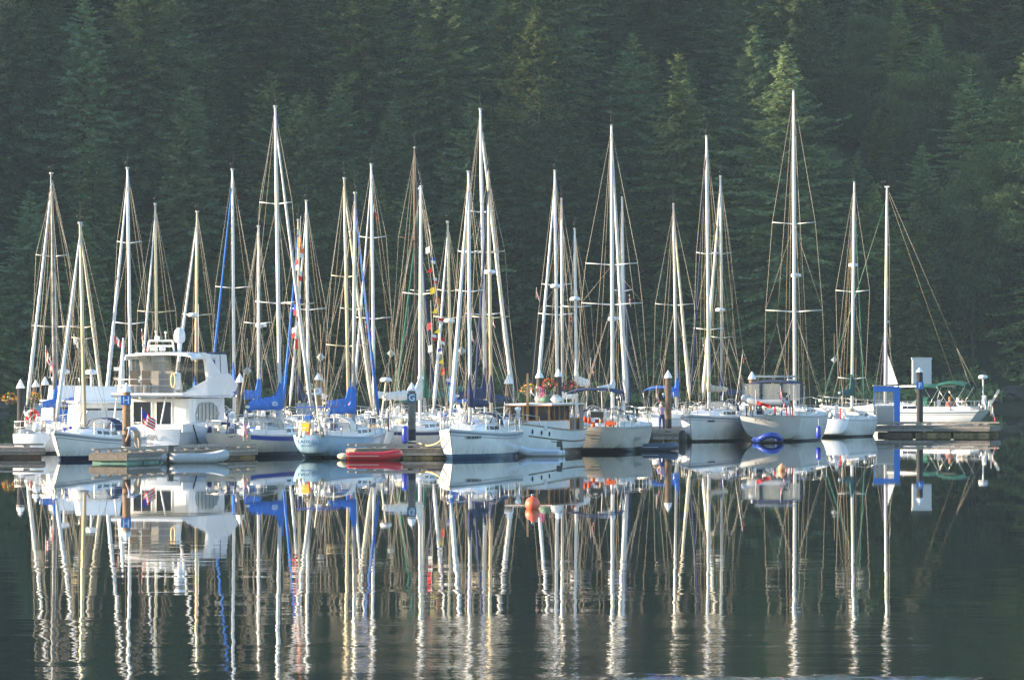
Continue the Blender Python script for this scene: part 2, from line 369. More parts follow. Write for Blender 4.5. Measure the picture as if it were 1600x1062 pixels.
# forest carrying on over the crest and round the bay's added left bend: nobody could count it
def far_forest():
    bits = []; g = np.random.default_rng(5); n_f = [0]
    protos = []
    for k in range(3):
        tr = []
        for z in np.arange(2, 24, 0.8):
            rad = 3.6*(1-z/24.5)**0.85+0.2
            for b in range(8):
                a = g.uniform(0, 6.28); l = rad*g.uniform(0.6, 1.2); c_, s_ = math.cos(a), math.sin(a); w_ = 0.28+0.12*l
                tr.append([[-s_*w_, c_*w_, z+.4], [s_*w_, -c_*w_, z+.4], [c_*l, s_*l, z-0.1*l]])
        protos.append(np.array(tr))
    spots = []
    for i in range(2100):
        side = r.random()
        if side < 0.30: x = r.uniform(-75, 75); y = shore_y(x) + r.uniform(82, 128)
        elif side < 0.82: x = r.uniform(-330, -58); y = shore_y(x) + 2 + 165*r.random()
        else: x = r.uniform(60, 200); y = shore_y(x) + 2 + 110*r.random()
        if abs(x) < 0.5*1600/F*y + 5 and y < shore_y(x)+80: continue
        s = r.uniform(0.7, 1.25); a = r.uniform(0, 6.28); ca, sa = math.cos(a)*s, math.sin(a)*s
        P = protos[i % 3]; Q = np.stack([P[..., 0]*ca-P[..., 1]*sa+x, P[..., 0]*sa+P[..., 1]*ca+y, P[..., 2]*s+hill_z(x, y)-0.4], -1)
        bits.append(Q)
    V = np.concatenate(bits).reshape(-1, 3)
    me = mesh_np('distant_forest', V, np.arange(len(V)).reshape(-1, 3), 3, m_fir); return link('distant_forest', me)
setting(far_forest(), 'stuff')
# undergrowth below the trees
def undergrowth():
    g = np.random.default_rng(9); n_ = 2300; out = []
    for i in range(n_):
        x = g.uniform(-62, 62); y = shore_y(x) + 1.2 + 90*g.random()**1.5; z = hill_z(x, y); rr = g.uniform(0.5, 1.7); k = int(75*rr)
        d = g.normal(size=(k, 3)); d /= np.linalg.norm(d, axis=1)[:, None]; d[:, 2] = np.abs(d[:, 2])*0.8
        P = np.array([x, y, z]) + d*rr*g.uniform(0.5, 1, (k, 1)); a = g.normal(size=(k, 3))*0.16; b = g.normal(size=(k, 3))*0.16
        out.append(np.stack([P+a, P+b, P-a*.6-b*.6], 1))
    V = np.concatenate(out).reshape(-1, 3); return link('undergrowth', mesh_np('undergrowth', V, np.arange(len(V)).reshape(-1, 3), 3, m_fir))
setting(undergrowth(), 'stuff')
# bleached dead trunks between the firs
for (px, r0, r1, back, ln, lb) in [(197,135,265,19,0.15,'bleached bare trunk standing upright among the dark firs at left'), (331,45,175,40,0.12,'tall thin bleached dead trunk beside the dark gap in the forest'), (338,188,260,16,-1.6,'thin dead trunk leaning in the dark gap of the forest')]:
    y = 600+back; top = zrow(r0, y); x = (px-800)/F*y; q = MB(); b_ = hill_z(x, y); hh = top-b_
    q.tube([(ln*-1.0,0,-.5), (ln*-.3,0,hh*.6), (0,0,hh)], [.24,.16,.04], 6)
    for k in range(7):
        z = hh*(0.45+0.07*k); a = k*2.2; l = 1.1-0.1*k; q.tube([(-ln*.4*(1-z/hh),0,z), (math.cos(a)*l, math.sin(a)*l, z+.3)], [.04,.012], 4)
    o = q.build('dead_trunk', m_dead); o.location = (x, y, b_); tag(o, lb, 'dead tree')

# ------------------------------------------------------------------ haze: closed box round camera, water, boats and hill
if HAZE > 0:
    mb = MB(); mb.box((0, 430, 60), (1340, 960, 136))
    hz = mb.build('haze', None) if False else None
    me = bpy.data.meshes.new('haze'); me.from_pydata(mb.v, [], mb.f); hm = bpy.data.materials.new('haze_air'); hm.use_nodes = True; n = hm.node_tree; n.nodes.clear()
    out = n.nodes.new('ShaderNodeOutputMaterial'); pv = n.nodes.new('ShaderNodeVolumePrincipled'); pv.inputs['Density'].default_value = HAZE
    pv.inputs['Color'].default_value = (0.60, 0.84, 1.0, 1); pv.inputs['Anisotropy'].default_value = 0.0; n.links.new(pv.outputs[0], out.inputs['Volume']); me.materials.append(hm)
    setting(link('haze', me), 'stuff')

# ================================================================== the marina
white = mat('gelcoat_white', (0.82, 0.83, 0.84), 0.28, coat=0.3, noise=0.10, nscale=0.8)
cream = mat('gelcoat_cream', (0.74, 0.69, 0.58), 0.3, coat=0.3, noise=0.08, nscale=0.8)
lblue = mat('gelcoat_pale_blue', (0.46, 0.62, 0.74), 0.3, coat=0.3, noise=0.08, nscale=0.8)
deckm = mat('deck_white', (0.72, 0.72, 0.69), 0.6, noise=0.15, nscale=2.0)
navy = mat('navy_canvas', (0.018, 0.030, 0.10), 0.85, noise=0.3, nscale=3)
blue = mat('royal_blue_canvas', (0.03, 0.17, 0.62), 0.8, noise=0.35, nscale=2.5, bump=0.4)
green = mat('green_canvas', (0.010, 0.13, 0.085), 0.8, noise=0.35, nscale=2.5, bump=0.4)
teal = mat('dark_teal_canvas', (0.010, 0.075, 0.075), 0.8, noise=0.3, nscale=2.5, bump=0.4)
whitecv = mat('white_canvas', (0.74, 0.73, 0.70), 0.8, noise=0.15, nscale=2.5, bump=0.4)
beigecv = mat('beige_canvas', (0.50, 0.44, 0.33), 0.85, noise=0.2, nscale=3)
redm = mat('red_fabric', (0.62, 0.02, 0.02), 0.7)
orangem = mat('orange_plastic', (0.85, 0.13, 0.02), 0.5)
yellowm = mat('yellow_canvas', (0.62, 0.46, 0.02), 0.7, noise=0.2)
blackm = mat('black_rubber', (0.012, 0.012, 0.014), 0.6)
glass = mat('dark_window', (0.010, 0.016, 0.035), 0.12, spec=0.25)
clear = mat('clear_vinyl', (0.36, 0.38, 0.38), 0.12, spec=0.9, alpha=0.5)
alum = mat('painted_mast_white', (0.80, 0.79, 0.76), 0.35, noise=0.1, nscale=1.0)
alu2 = mat('bare_aluminium', (0.52, 0.52, 0.50), 0.38, metal=0.55, noise=0.15, nscale=1.0)
alu3 = mat('gold_beige_mast', (0.66, 0.56, 0.38), 0.38, metal=0.25, noise=0.1, nscale=1.0)  # warm gold-beige tone for some of the masts
alud = mat('dark_mottled_mast', (0.10, 0.10, 0.10), 0.5, noise=0.9, nscale=2.2, col2=(0.35, 0.35, 0.34))  # pale mottling painted in for reflections along a dark mast
woodm = mat('varnished_wood', (0.46, 0.17, 0.035), 0.28, coat=0.5, noise=0.35, nscale=5)
teak = mat('grey_teak', (0.34, 0.27, 0.20), 0.8, noise=0.3, nscale=8)
darkwood = mat('dark_wood', (0.11, 0.075, 0.05), 0.7, noise=0.4, nscale=6)
steel = mat('stainless_steel', (0.70, 0.68, 0.64), 0.28, metal=0.85)
wire = mat('rigging_wire', (0.38, 0.33, 0.26), 0.45, metal=0.15)
rope = mat('tan_rope', (0.42, 0.33, 0.20), 0.9)
wrope = mat('pale_rope', (0.70, 0.68, 0.62), 0.9)
bottomblue = mat('antifouling_navy', (0.012, 0.022, 0.09), 0.7)
bottomdk = mat('antifouling_dark', (0.018, 0.022, 0.026), 0.8)
bottomteal = mat('antifouling_slate_blue', (0.03, 0.10, 0.20), 0.7)
stripeblue = mat('stripe_blue', (0.02, 0.05, 0.33), 0.4)
stripegrey = mat('stripe_grey', (0.22, 0.27, 0.33), 0.4)
letter = mat('black_lettering', (0.02, 0.02, 0.03), 0.6)
lletter = mat('pale_lettering', (0.70, 0.76, 0.85), 0.6)
greyl = mat('grey_lettering', (0.28, 0.28, 0.27), 0.5)
skinm = mat('skin', (0.52, 0.30, 0.20), 0.6)
greytube = mat('grey_inflatable', (0.42, 0.44, 0.46), 0.55, noise=0.15)
whitetube = mat('white_inflatable', (0.62, 0.68, 0.76), 0.5, noise=0.1)
navytube = mat('navy_inflatable', (0.045, 0.065, 0.12), 0.5, noise=0.2)
greytube_ = greytube
redtube = mat('red_inflatable', (0.62, 0.015, 0.025), 0.45, noise=0.15)
outb = mat('outboard_dark', (0.02, 0.022, 0.03), 0.35)
FURL = {'w': whitecv, 'b': blue, 'n': navy, 'g': green, 'c': mat('cream_sailcloth', (0.72, 0.64, 0.50), 0.8, noise=0.1)}
COV = {'b': blue, 'n': navy, 'g': green, 't': teal, 'w': whitecv, 'k': beigecv}
MST = {'w': alum, 'a': alu2, 'g': alu3, 'd': alud, 'o': darkwood}

def stations(n): return [i/(n-1) for i in range(n)]
class Hull:
    "lines of a hull: x forward, y to port, z up, origin amidships on the waterline"
    def __init__(s, L, B, fb, bowrise=0.35, sternrise=0.05, stern=0.62, keel_stern=0.12, overhang=0.10, rake=0.09, transom_rake=-0.05, full=0.62, draft=0.5, round_=0.62, bulge=0.26):
        s.__dict__.update(locals()); del s.__dict__['s']
    def half(s, t):
        if t < s.full*0.72: u = t/(s.full*0.72); return s.B/2*(s.stern + (1-s.stern)*math.sin(u*math.pi/2))
        u = (t - s.full*0.72)/(1-s.full*0.72); return s.B/2*(1-u**2.2)**0.9 + 0.02
    def sheer(s, t): return s.fb + s.bowrise*max(0, (t-0.35)/0.65)**2 + s.sternrise*max(0, (0.35-t)/0.35)**2
    def keel(s, t):
        if t < 0.30: return -s.draft + (s.keel_stern+s.draft)*(1-t/0.30)**1.6
        if t > 0.72: return -s.draft + (s.draft*0.9)*((t-0.72)/0.28)**2
        return -s.draft
    def pt(s, t, k, side):
        "k 0 at the sheer, 1 at the keel"
        zs = s.sheer(t); zk = s.keel(t); a = k*math.pi/2
        b = s.half(t); e = 0.75 + 1.1*max(0, t-0.6)
        y = b*max(0.0, math.cos(a))**(s.round_*e+0.12*0)
        z = zs - (zs-zk)*math.sin(a)**1.15
        x = (t-0.5)*s.L
        low = (zs-z)/max(0.1, zs)
        x -= s.rake*s.L*max(0, t-0.55)/0.45*min(1.3, low)**1.1          # raked stem
        x += s.transom_rake*s.L*max(0, 0.25-t)/0.25*low                 # raked stern
        return Vector((x, side*y, z))
    def edge(s, t, side, dz=0.0, inset=0.0):
        p = s.pt(t, 0, side); p.y -= side*min(inset, abs(p.y)); p.z += dz; return p
def hull_mat(name, top, boot, bottom, zb=0.10, zw=0.04, sheer=None):
    "paint lines: bottom paint, boot top and topsides divided by height above the water"
    key = 'hull_'+name
    if key in MATS: return MATS[key]
    m = bpy.data.materials.new(key); m.use_nodes = True; n = m.node_tree; p = n.nodes['Principled BSDF']; L = n.links.new
    tc = n.nodes.new('ShaderNodeTexCoord'); sp = n.nodes.new('ShaderNodeSeparateXYZ'); L(tc.outputs['Object'], sp.inputs[0])
    cr = n.nodes.new('ShaderNodeValToRGB'); cr.color_ramp.interpolation = 'CONSTANT'
    mr = n.nodes.new('ShaderNodeMapRange'); mr.inputs[1].default_value = -1; mr.inputs[2].default_value = 3; L(sp.outputs['Z'], mr.inputs[0]); L(mr.outputs[0], cr.inputs[0])
    el = cr.color_ramp.elements; el[0].position = 0; el[0].color = (*bottom, 1); el[1].position = (1+zw)/4; el[1].color = (*boot, 1)
    e = el.new((1+zb)/4); e.color = (*top, 1)
    t = n.nodes.new('ShaderNodeTexNoise'); t.inputs['Scale'].default_value = 1.2; t.inputs['Detail'].default_value = 7; L(tc.outputs['Object'], t.inputs['Vector'])
    m2 = n.nodes.new('ShaderNodeMapRange'); m2.inputs[1].default_value = .3; m2.inputs[2].default_value = .7; m2.inputs[3].default_value = 0.84; m2.inputs[4].default_value = 1.0; L(t.outputs['Fac'], m2.inputs[0])
    mx = n.nodes.new('ShaderNodeMix'); mx.data_type = 'RGBA'; mx.blend_type = 'MULTIPLY'; mx.inputs[0].default_value = 1; L(cr.outputs[0], mx.inputs[6]); L(m2.outputs[0], mx.inputs[7]); 
    wv = n.nodes.new('ShaderNodeMapping'); wv.inputs['Scale'].default_value = (3.2, 3.2, 0.35); L(tc.outputs['Object'], wv.inputs[0])
    t2 = n.nodes.new('ShaderNodeTexNoise'); t2.inputs['Scale'].default_value = 1.6; t2.inputs['Detail'].default_value = 5; L(wv.outputs[0], t2.inputs['Vector'])
    m3 = n.nodes.new('ShaderNodeMapRange'); m3.inputs[1].default_value = 0.0; m3.inputs[2].default_value = 0.75; m3.inputs[3].default_value = 1.0; m3.inputs[4].default_value = 0.0; L(sp.outputs['Z'], m3.inputs[0])
    m4 = n.nodes.new('ShaderNodeMapRange'); m4.inputs[1].default_value = .42; m4.inputs[2].default_value = .75; L(t2.outputs['Fac'], m4.inputs[0])
    ml = n.nodes.new('ShaderNodeMath'); ml.operation = 'MULTIPLY'; L(m3.outputs[0], ml.inputs[0]); L(m4.outputs[0], ml.inputs[1])
    m5 = n.nodes.new('ShaderNodeMix'); m5.data_type = 'RGBA'; m5.blend_type = 'MULTIPLY'; m5.inputs[7].default_value = (0.62, 0.55, 0.42, 1); L(ml.outputs[0], m5.inputs[0]); L(mx.outputs[2], m5.inputs[6]); L(m5.outputs[2], p.inputs['Base Color'])
    p.inputs['Roughness'].default_value = 0.27; p.inputs['Coat Weight'].default_value = 0.3
    MATS[key] = m; return m
W_ = (0.82, 0.83, 0.84); NB = (0.012, 0.022, 0.09); DK = (0.018, 0.022, 0.026)
HM = {
 'white_navy': hull_mat('white_navy', W_, NB, DK, 0.20, 0.02), 'white_dark': hull_mat('white_dark', W_, DK, DK, 0.10, 0.02),
 'cream_navy': hull_mat('cream_navy', (0.76, 0.71, 0.63), NB, NB, 0.22, 0.02), 'pale_blue': hull_mat('pale_blue', (0.36, 0.56, 0.74), (0.02, 0.07, 0.2), DK, 0.10, 0.02),
 'white_slate': hull_mat('white_slate', W_, (0.03, 0.09, 0.19), (0.02, 0.06, 0.14), 0.22, 0.1), 'beige_dark': hull_mat('beige_dark', (0.70, 0.66, 0.60), DK, DK, 0.22, 0.02),
 'white_two': hull_mat('white_two', W_, W_, (0.012, 0.03, 0.07), 0.18, 0.10), 'white_brown': hull_mat('white_brown', (0.74, 0.78, 0.80), (0.10, 0.055, 0.045), (0.08, 0.04, 0.035), 0.32, 0.05)}

def build_hull(h, hm, parent, transom_m=None, deck_m=None, n=18, k=9):
    mb = MB(); mb.smooth = True; secs = []
    for t in stations(n):
        secs.append([h.pt(t, j/k, 1) for j in range(k+1)] + [h.pt(t, j/k, -1) for j in range(k-1, -1, -1)])
    mb.loft(secs)
    mb.build('hull', hm, parent)
    mb = MB(); mb.smooth = True; s0 = secs[0]; m_ = 10; rows = []; bl = h.half(0)
    for j in range(k+1):
        p, q_ = s0[j], s0[2*k-j] if j < k else s0[k]; row = []
        for i in range(m_+1):
            y = p.y + (q_.y-p.y)*i/m_; row.append(Vector((p.x - 0.012 - h.bulge*(max(0, 1-(y/bl)**2) - max(0, 1-(p.y/bl)**2)), y, p.z)))
        rows.append(row)
    mb.loft(rows)
    mb.build('transom', transom_m or hm, parent)
    mb = MB(); mb.smooth = True
    mb.loft([[h.edge(t, 1, -0.04, 0.02), Vector((h.pt(t, 0, 1).x, 0, h.sheer(t)+0.03)), h.edge(t, -1, -0.04, 0.02)] for t in stations(n)])
    mb.build('deck', deck_m or deckm, parent)
def rail_strip(h, name, m, parent, z0, z1, t0=0.0, t1=1.0, proud=0.012, n=22):
    "a painted or moulded strip along both topsides, a little proud of the hull"
    for sd in (1, -1):
        mb = MB(); mb.smooth = True; secs = []
        for i in range(n):
            t = t0 + (t1-t0)*i/(n-1); row = []
            for z in (z0, z1):
                zz = h.sheer(t) + z
                lo, hi = 0.0, 1.0
                for _ in range(14):
                    md = (lo+hi)/2
                    if h.pt(t, md, sd).z > zz: lo = md
                    else: hi = md
                p = h.pt(t, lo, sd); row.append(Vector((p.x + (0.012 if t > .98 else 0), p.y + sd*proud, zz)))
            secs.append(row)
        mb.loft(secs); mb.build(name, m, parent)
STAN = {}
def stanchion_mesh():
    if 'm' not in STAN:
        q = MB(); q.tube([(0,0,0), (0,0,0.62)], 0.013, 5); me = bpy.data.meshes.new('stanchion'); me.from_pydata(q.v, [], q.f); me.materials.append(steel); STAN['m'] = me
    return STAN['m']
def deck_rails(h, parent, full=True):
    for sd in (1, -1):
        ts = [0.10, 0.26, 0.42, 0.58, 0.74]
        if full:
            for t in ts: o = link('stanchion', stanchion_mesh(), parent); o.location = h.edge(t, sd, 0, 0.06)
        for z in (0.60, 0.32):
            q = MB(); q.tube([h.edge(t, sd, z, 0.06) for t in [0.02, 0.10, 0.26, 0.42, 0.58, 0.74, 0.86]], 0.008, 4); q.build('lifeline', steel, parent)
    q = MB(); pts = [h.edge(t, 1, 0.60, 0.06) for t in (0.86, 0.95)] + [Vector((h.pt(1,0,1).x+0.12, 0, h.sheer(1)+0.62))] + [h.edge(t, -1, 0.60, 0.06) for t in (0.95, 0.86)]
    q.tube(pts, 0.016, 5)
    for p, b in ((pts[0], h.edge(0.86, 1, 0, .06)), (pts[1], h.edge(0.95, 1, 0, .04)), (pts[3], h.edge(0.95, -1, 0, .04)), (pts[4], h.edge(0.86, -1, 0, .06))): q.tube([b, p], 0.014, 5)
    q.build('bow_rail', steel, parent)
    q = MB(); xs_ = h.pt(0,0,1).x; pts = [h.edge(0.12, 1, 0.6, .06), h.edge(0.0, 1, 0.62, .08), h.edge(0.0, -1, 0.62, .08), h.edge(0.12, -1, 0.6, .06)]
    q.tube(pts, 0.016, 5); q.tube([p - Vector((0,0,0.3)) for p in pts], 0.011, 4)
    for p in pts: q.tube([p, p-Vector((0,0,0.62))], 0.014, 5)
    q.build('stern_rail', steel, parent)
def cabin_trunk(h, parent, t0=0.36, t1=0.80, ht=0.42, m=None, windows=True, w=0.62, wm=None):
    m = m or white; secs = []; mb = MB(); mb.smooth = False
    ts = [t0 + (t1-t0)*i/7 for i in range(8)]
    for i, t in enumerate(ts):
        u = i/7; hh = ht*(1 if u < 0.55 else 1-(u-0.55)/0.45*0.80); hw = min(h.half(t)*w, h.half(0.45)*w); z = h.sheer(t); x = h.pt(t,0,1).x
        secs.append([Vector((x, hw, z-0.03)), Vector((x, hw*0.90, z+hh*0.86)), Vector((x, hw*0.62, z+hh)), Vector((x, 0, z+hh*1.08)), Vector((x, -hw*0.62, z+hh)), Vector((x, -hw*0.90, z+hh*0.86)), Vector((x, -hw, z-0.03))])
    mb.loft(secs, caps=True); o = mb.build('cabin', m, parent)
    if windows:
        for sd in (1, -1):
            for (a, b) in ((0.06, 0.24), (0.29, 0.45), (0.50, 0.60)):
                ta, tb = t0+(t1-t0)*a, t0+(t1-t0)*b; q = MB(); v = []
                for t, zf in ((ta, .30), (tb, .30), (tb, .68), (ta, .68)):
                    hw = min(h.half(t)*w, h.half(0.45)*w); zz = h.sheer(t)+ht*zf; yy = hw*(1-0.10*(zf/0.86)) + 0.012; v.append(Vector((h.pt(t,0,1).x, sd*yy, zz)))
                q.add(v + [p + Vector((0, -sd*0.02, 0)) for p in v], [(0,1,2,3),(7,6,5,4),(0,4,5,1),(1,5,6,2),(2,6,7,3),(3,7,4,0)]); q.build('window', wm or glass, parent)
        # hatches and handrails on the roof
        q = MB(); t = t0+(t1-t0)*0.62; q.box((h.pt(t,0,1).x, 0, h.sheer(t)+ht*1.04), (0.5, 0.5, 0.05)); q.build('hatch', clear if False else stripegrey, parent)
        for sd in (1, -1):
            q = MB(); q.tube([Vector((h.pt(t,0,1).x, sd*h.half(.45)*w*0.62, h.sheer(t)+ht*1.02+0.05)) for t in (t0+.02, (t0+t1)/2-.02)], 0.014, 5); q.build('handrail', steel, parent)
def cockpit(h, parent, t0=0.06, t1=0.36, m=None, wheel=True, clutter=None, seed=0):
    r = random.Random(seed)
    for sd in (1, -1):
        q = MB(); pts = []
        for t in (t0, (t0+t1)/2, t1):
            pts.append(h.edge(t, sd, 0.10, h.half(t)*0.30))
        for a, b in zip(pts[:-1], pts[1:]): q.bar(a, b, 0.16, 0.30)
        q.build('coaming', m or white, parent)
    x = h.pt(t0+0.09, 0, 1).x
    if wheel:
        q = MB(); n = 16; z = h.fb+0.62; pts = [(x, 0.40*math.cos(2*math.pi*i/n), z+0.40*math.sin(2*math.pi*i/n)) for i in range(n+1)]
        q.tube(pts, 0.016, 5, caps=False)
        for i in range(0, n, 4): q.tube([(x,0,z), pts[i]], 0.009, 4)
        q.build('steering_wheel', steel, parent)
        q = MB(); q.box((x+0.14, 0, h.fb+0.40), (0.2, 0.24, 0.95), taper=0.8); q.build('pedestal', white, parent)
    # things stowed in the cockpit and on the stern rail
    cols = [navy, blue, whitecv, beigecv, white, stripegrey, greytube_, cream]
    for i in range(clutter if clutter is not None else 4):
        q = MB(); c = (x + r.uniform(-0.3, 1.6), r.uniform(-0.75, 0.75)*h.half(t0), h.fb + 0.25 + r.uniform(0, 0.35)); s = r.uniform(0.12, 0.30); k = r.randrange(3)
        if k == 0: q.box(c, (s*1.6, s*r.uniform(1.2, 3), s*1.1), taper=0.8)
        elif k == 1: q.tube([(c[0], c[1]-s, c[2]), (c[0]+.05, c[1]+s, c[2]+.04)], [s*.5, s*.42], 8)
        else: q.box(c, (s*.8, s*.9, s*2.2), taper=0.7)
        q.build(('cushion', 'rolled_bag', 'winch_cover')[k], r.choice(cols), parent)
def dodger(h, parent, m, t=0.36, wd=0.62, ht=0.62, ln=1.25, base=0.30, bimini=False, side=True):
    x0 = h.pt(t,0,1).x; hw = h.half(t)*wd; zb = h.sheer(t)+base
    def arch(x, z, w, n=9, drop=1.0):
        return [Vector((x, w*math.cos(math.pi*i/(n-1)) , zb + (z)*min(1.0, math.sin(math.pi*i/(n-1))**0.55*1.0))) for i in range(n)]
    top = MB(); top.smooth = True; a = arch(x0-ln*0.35, ht, hw); b = arch(x0+ln*0.25, ht*0.96, hw*0.97); top.loft([a, b]); 
    o = top.build('dodger', m, parent)
    q = MB(); q.smooth = True; c = arch(x0+ln*0.75, 0.10, hw*0.90); q.loft([b, c]); q.build('windscreen', clear, parent)
    for s_ in (a, b, c):
        q = MB(); q.tube(s_, 0.022, 5); q.build('frame_hoop', m, parent)
    for i in (2, 6):
        q = MB(); q.tube([b[i], c[i]], 0.025, 4); q.build('frame_strip', m, parent)
def awning(h, parent, m, t=0.10, ln=1.9, wd=0.68, z=1.95, name='bimini'):
    x0 = h.pt(t,0,1).x; hw = h.half(t+0.05)*wd; n = 9; mb = MB(); mb.smooth = True
    secs = []
    for x, dz in ((x0-0.1, -0.10), (x0+ln*.33, 0.03), (x0+ln*.66, 0.03), (x0+ln, -0.10)):
        secs.append([Vector((x, hw*(1-2*i/(n-1)), h.fb+z+dz-0.20*abs(1-2*i/(n-1))**3)) for i in range(n)])
    mb.loft(secs); mb.loft([[p - Vector((0,0,0.03)) for p in s_] for s_ in secs]); mb.build(name, m, parent)
    for sd in (1, -1):
        for xa in (x0-0.1, x0+ln):
            q = MB(); q.tube([(x0+ln*0.45, sd*hw*1.05, h.fb+0.1), (xa, sd*hw, h.fb+z-0.32)], 0.014, 5); q.build(name+'_leg', steel, parent)
def sail_cover(x, z, ln, m, parent, collar=1.1, fat=0.30, droop=0.0, name='sail_cover'):
    "cloth cover lying on the boom, with a collar up the mast"
    mb = MB(); mb.smooth = True; secs = []
    for i in range(24):
        u = i/23; xx = x - u*ln; hgt = fat*(1.0-0.45*u)*(1+0.10*math.sin(i*2.1+ln*3)+0.06*math.sin(i*4.7)) + (collar*max(0, 1-u/0.16)**1.3 if u < 0.16 else 0); wdt = 0.155*(1-0.4*u) if u > 0.02 else 0.12
        if u == 1: hgt *= 0.5
        sag = 0.035*math.sin(u*9.0+ln)+0.02*math.sin(i*2.9) ; bot = -0.13-0.03*math.sin(u*14)
        secs.append([Vector((xx, wdt*0.75, z+bot-droop*u)), Vector((xx, wdt, z+hgt*0.35+sag-droop*u)), Vector((xx, wdt*0.45, z+hgt*0.86-droop*u)), Vector((xx, 0, z+hgt-droop*u)), Vector((xx, -wdt*0.45, z+hgt*0.86-droop*u)), Vector((xx, -wdt, z+hgt*0.35-sag-droop*u)), Vector((xx, -wdt*0.75, z+bot-droop*u))])
    mb.loft(secs, closed=True, caps=True); cv = mb.build(name, m, parent)
    for i in (8, 16):
        q = MB(); c = sum(secs[i], Vector((0,0,0)))/7; q.tube([c+(p-c)*1.05 for p in secs[i]+[secs[i][0]]], 0.012, 4, caps=False); q.build('cover_tie', m, cv)
    return cv
def radar(z, x, parent, r_=0.30, y=0.0):
    q = MB(); q.smooth = True; q.lathe([(0.05, -0.11), (r_, -0.09), (r_*1.02, 0.02), (r_*0.85, 0.10), (0.02, 0.13)], (x+0.34, y, z), 14); q.build('radar_dome', white, parent)
    q = MB(); q.box((x+0.15, y, z-0.13), (0.35, 0.10, 0.05)); q.build('radar_bracket', alum, parent)

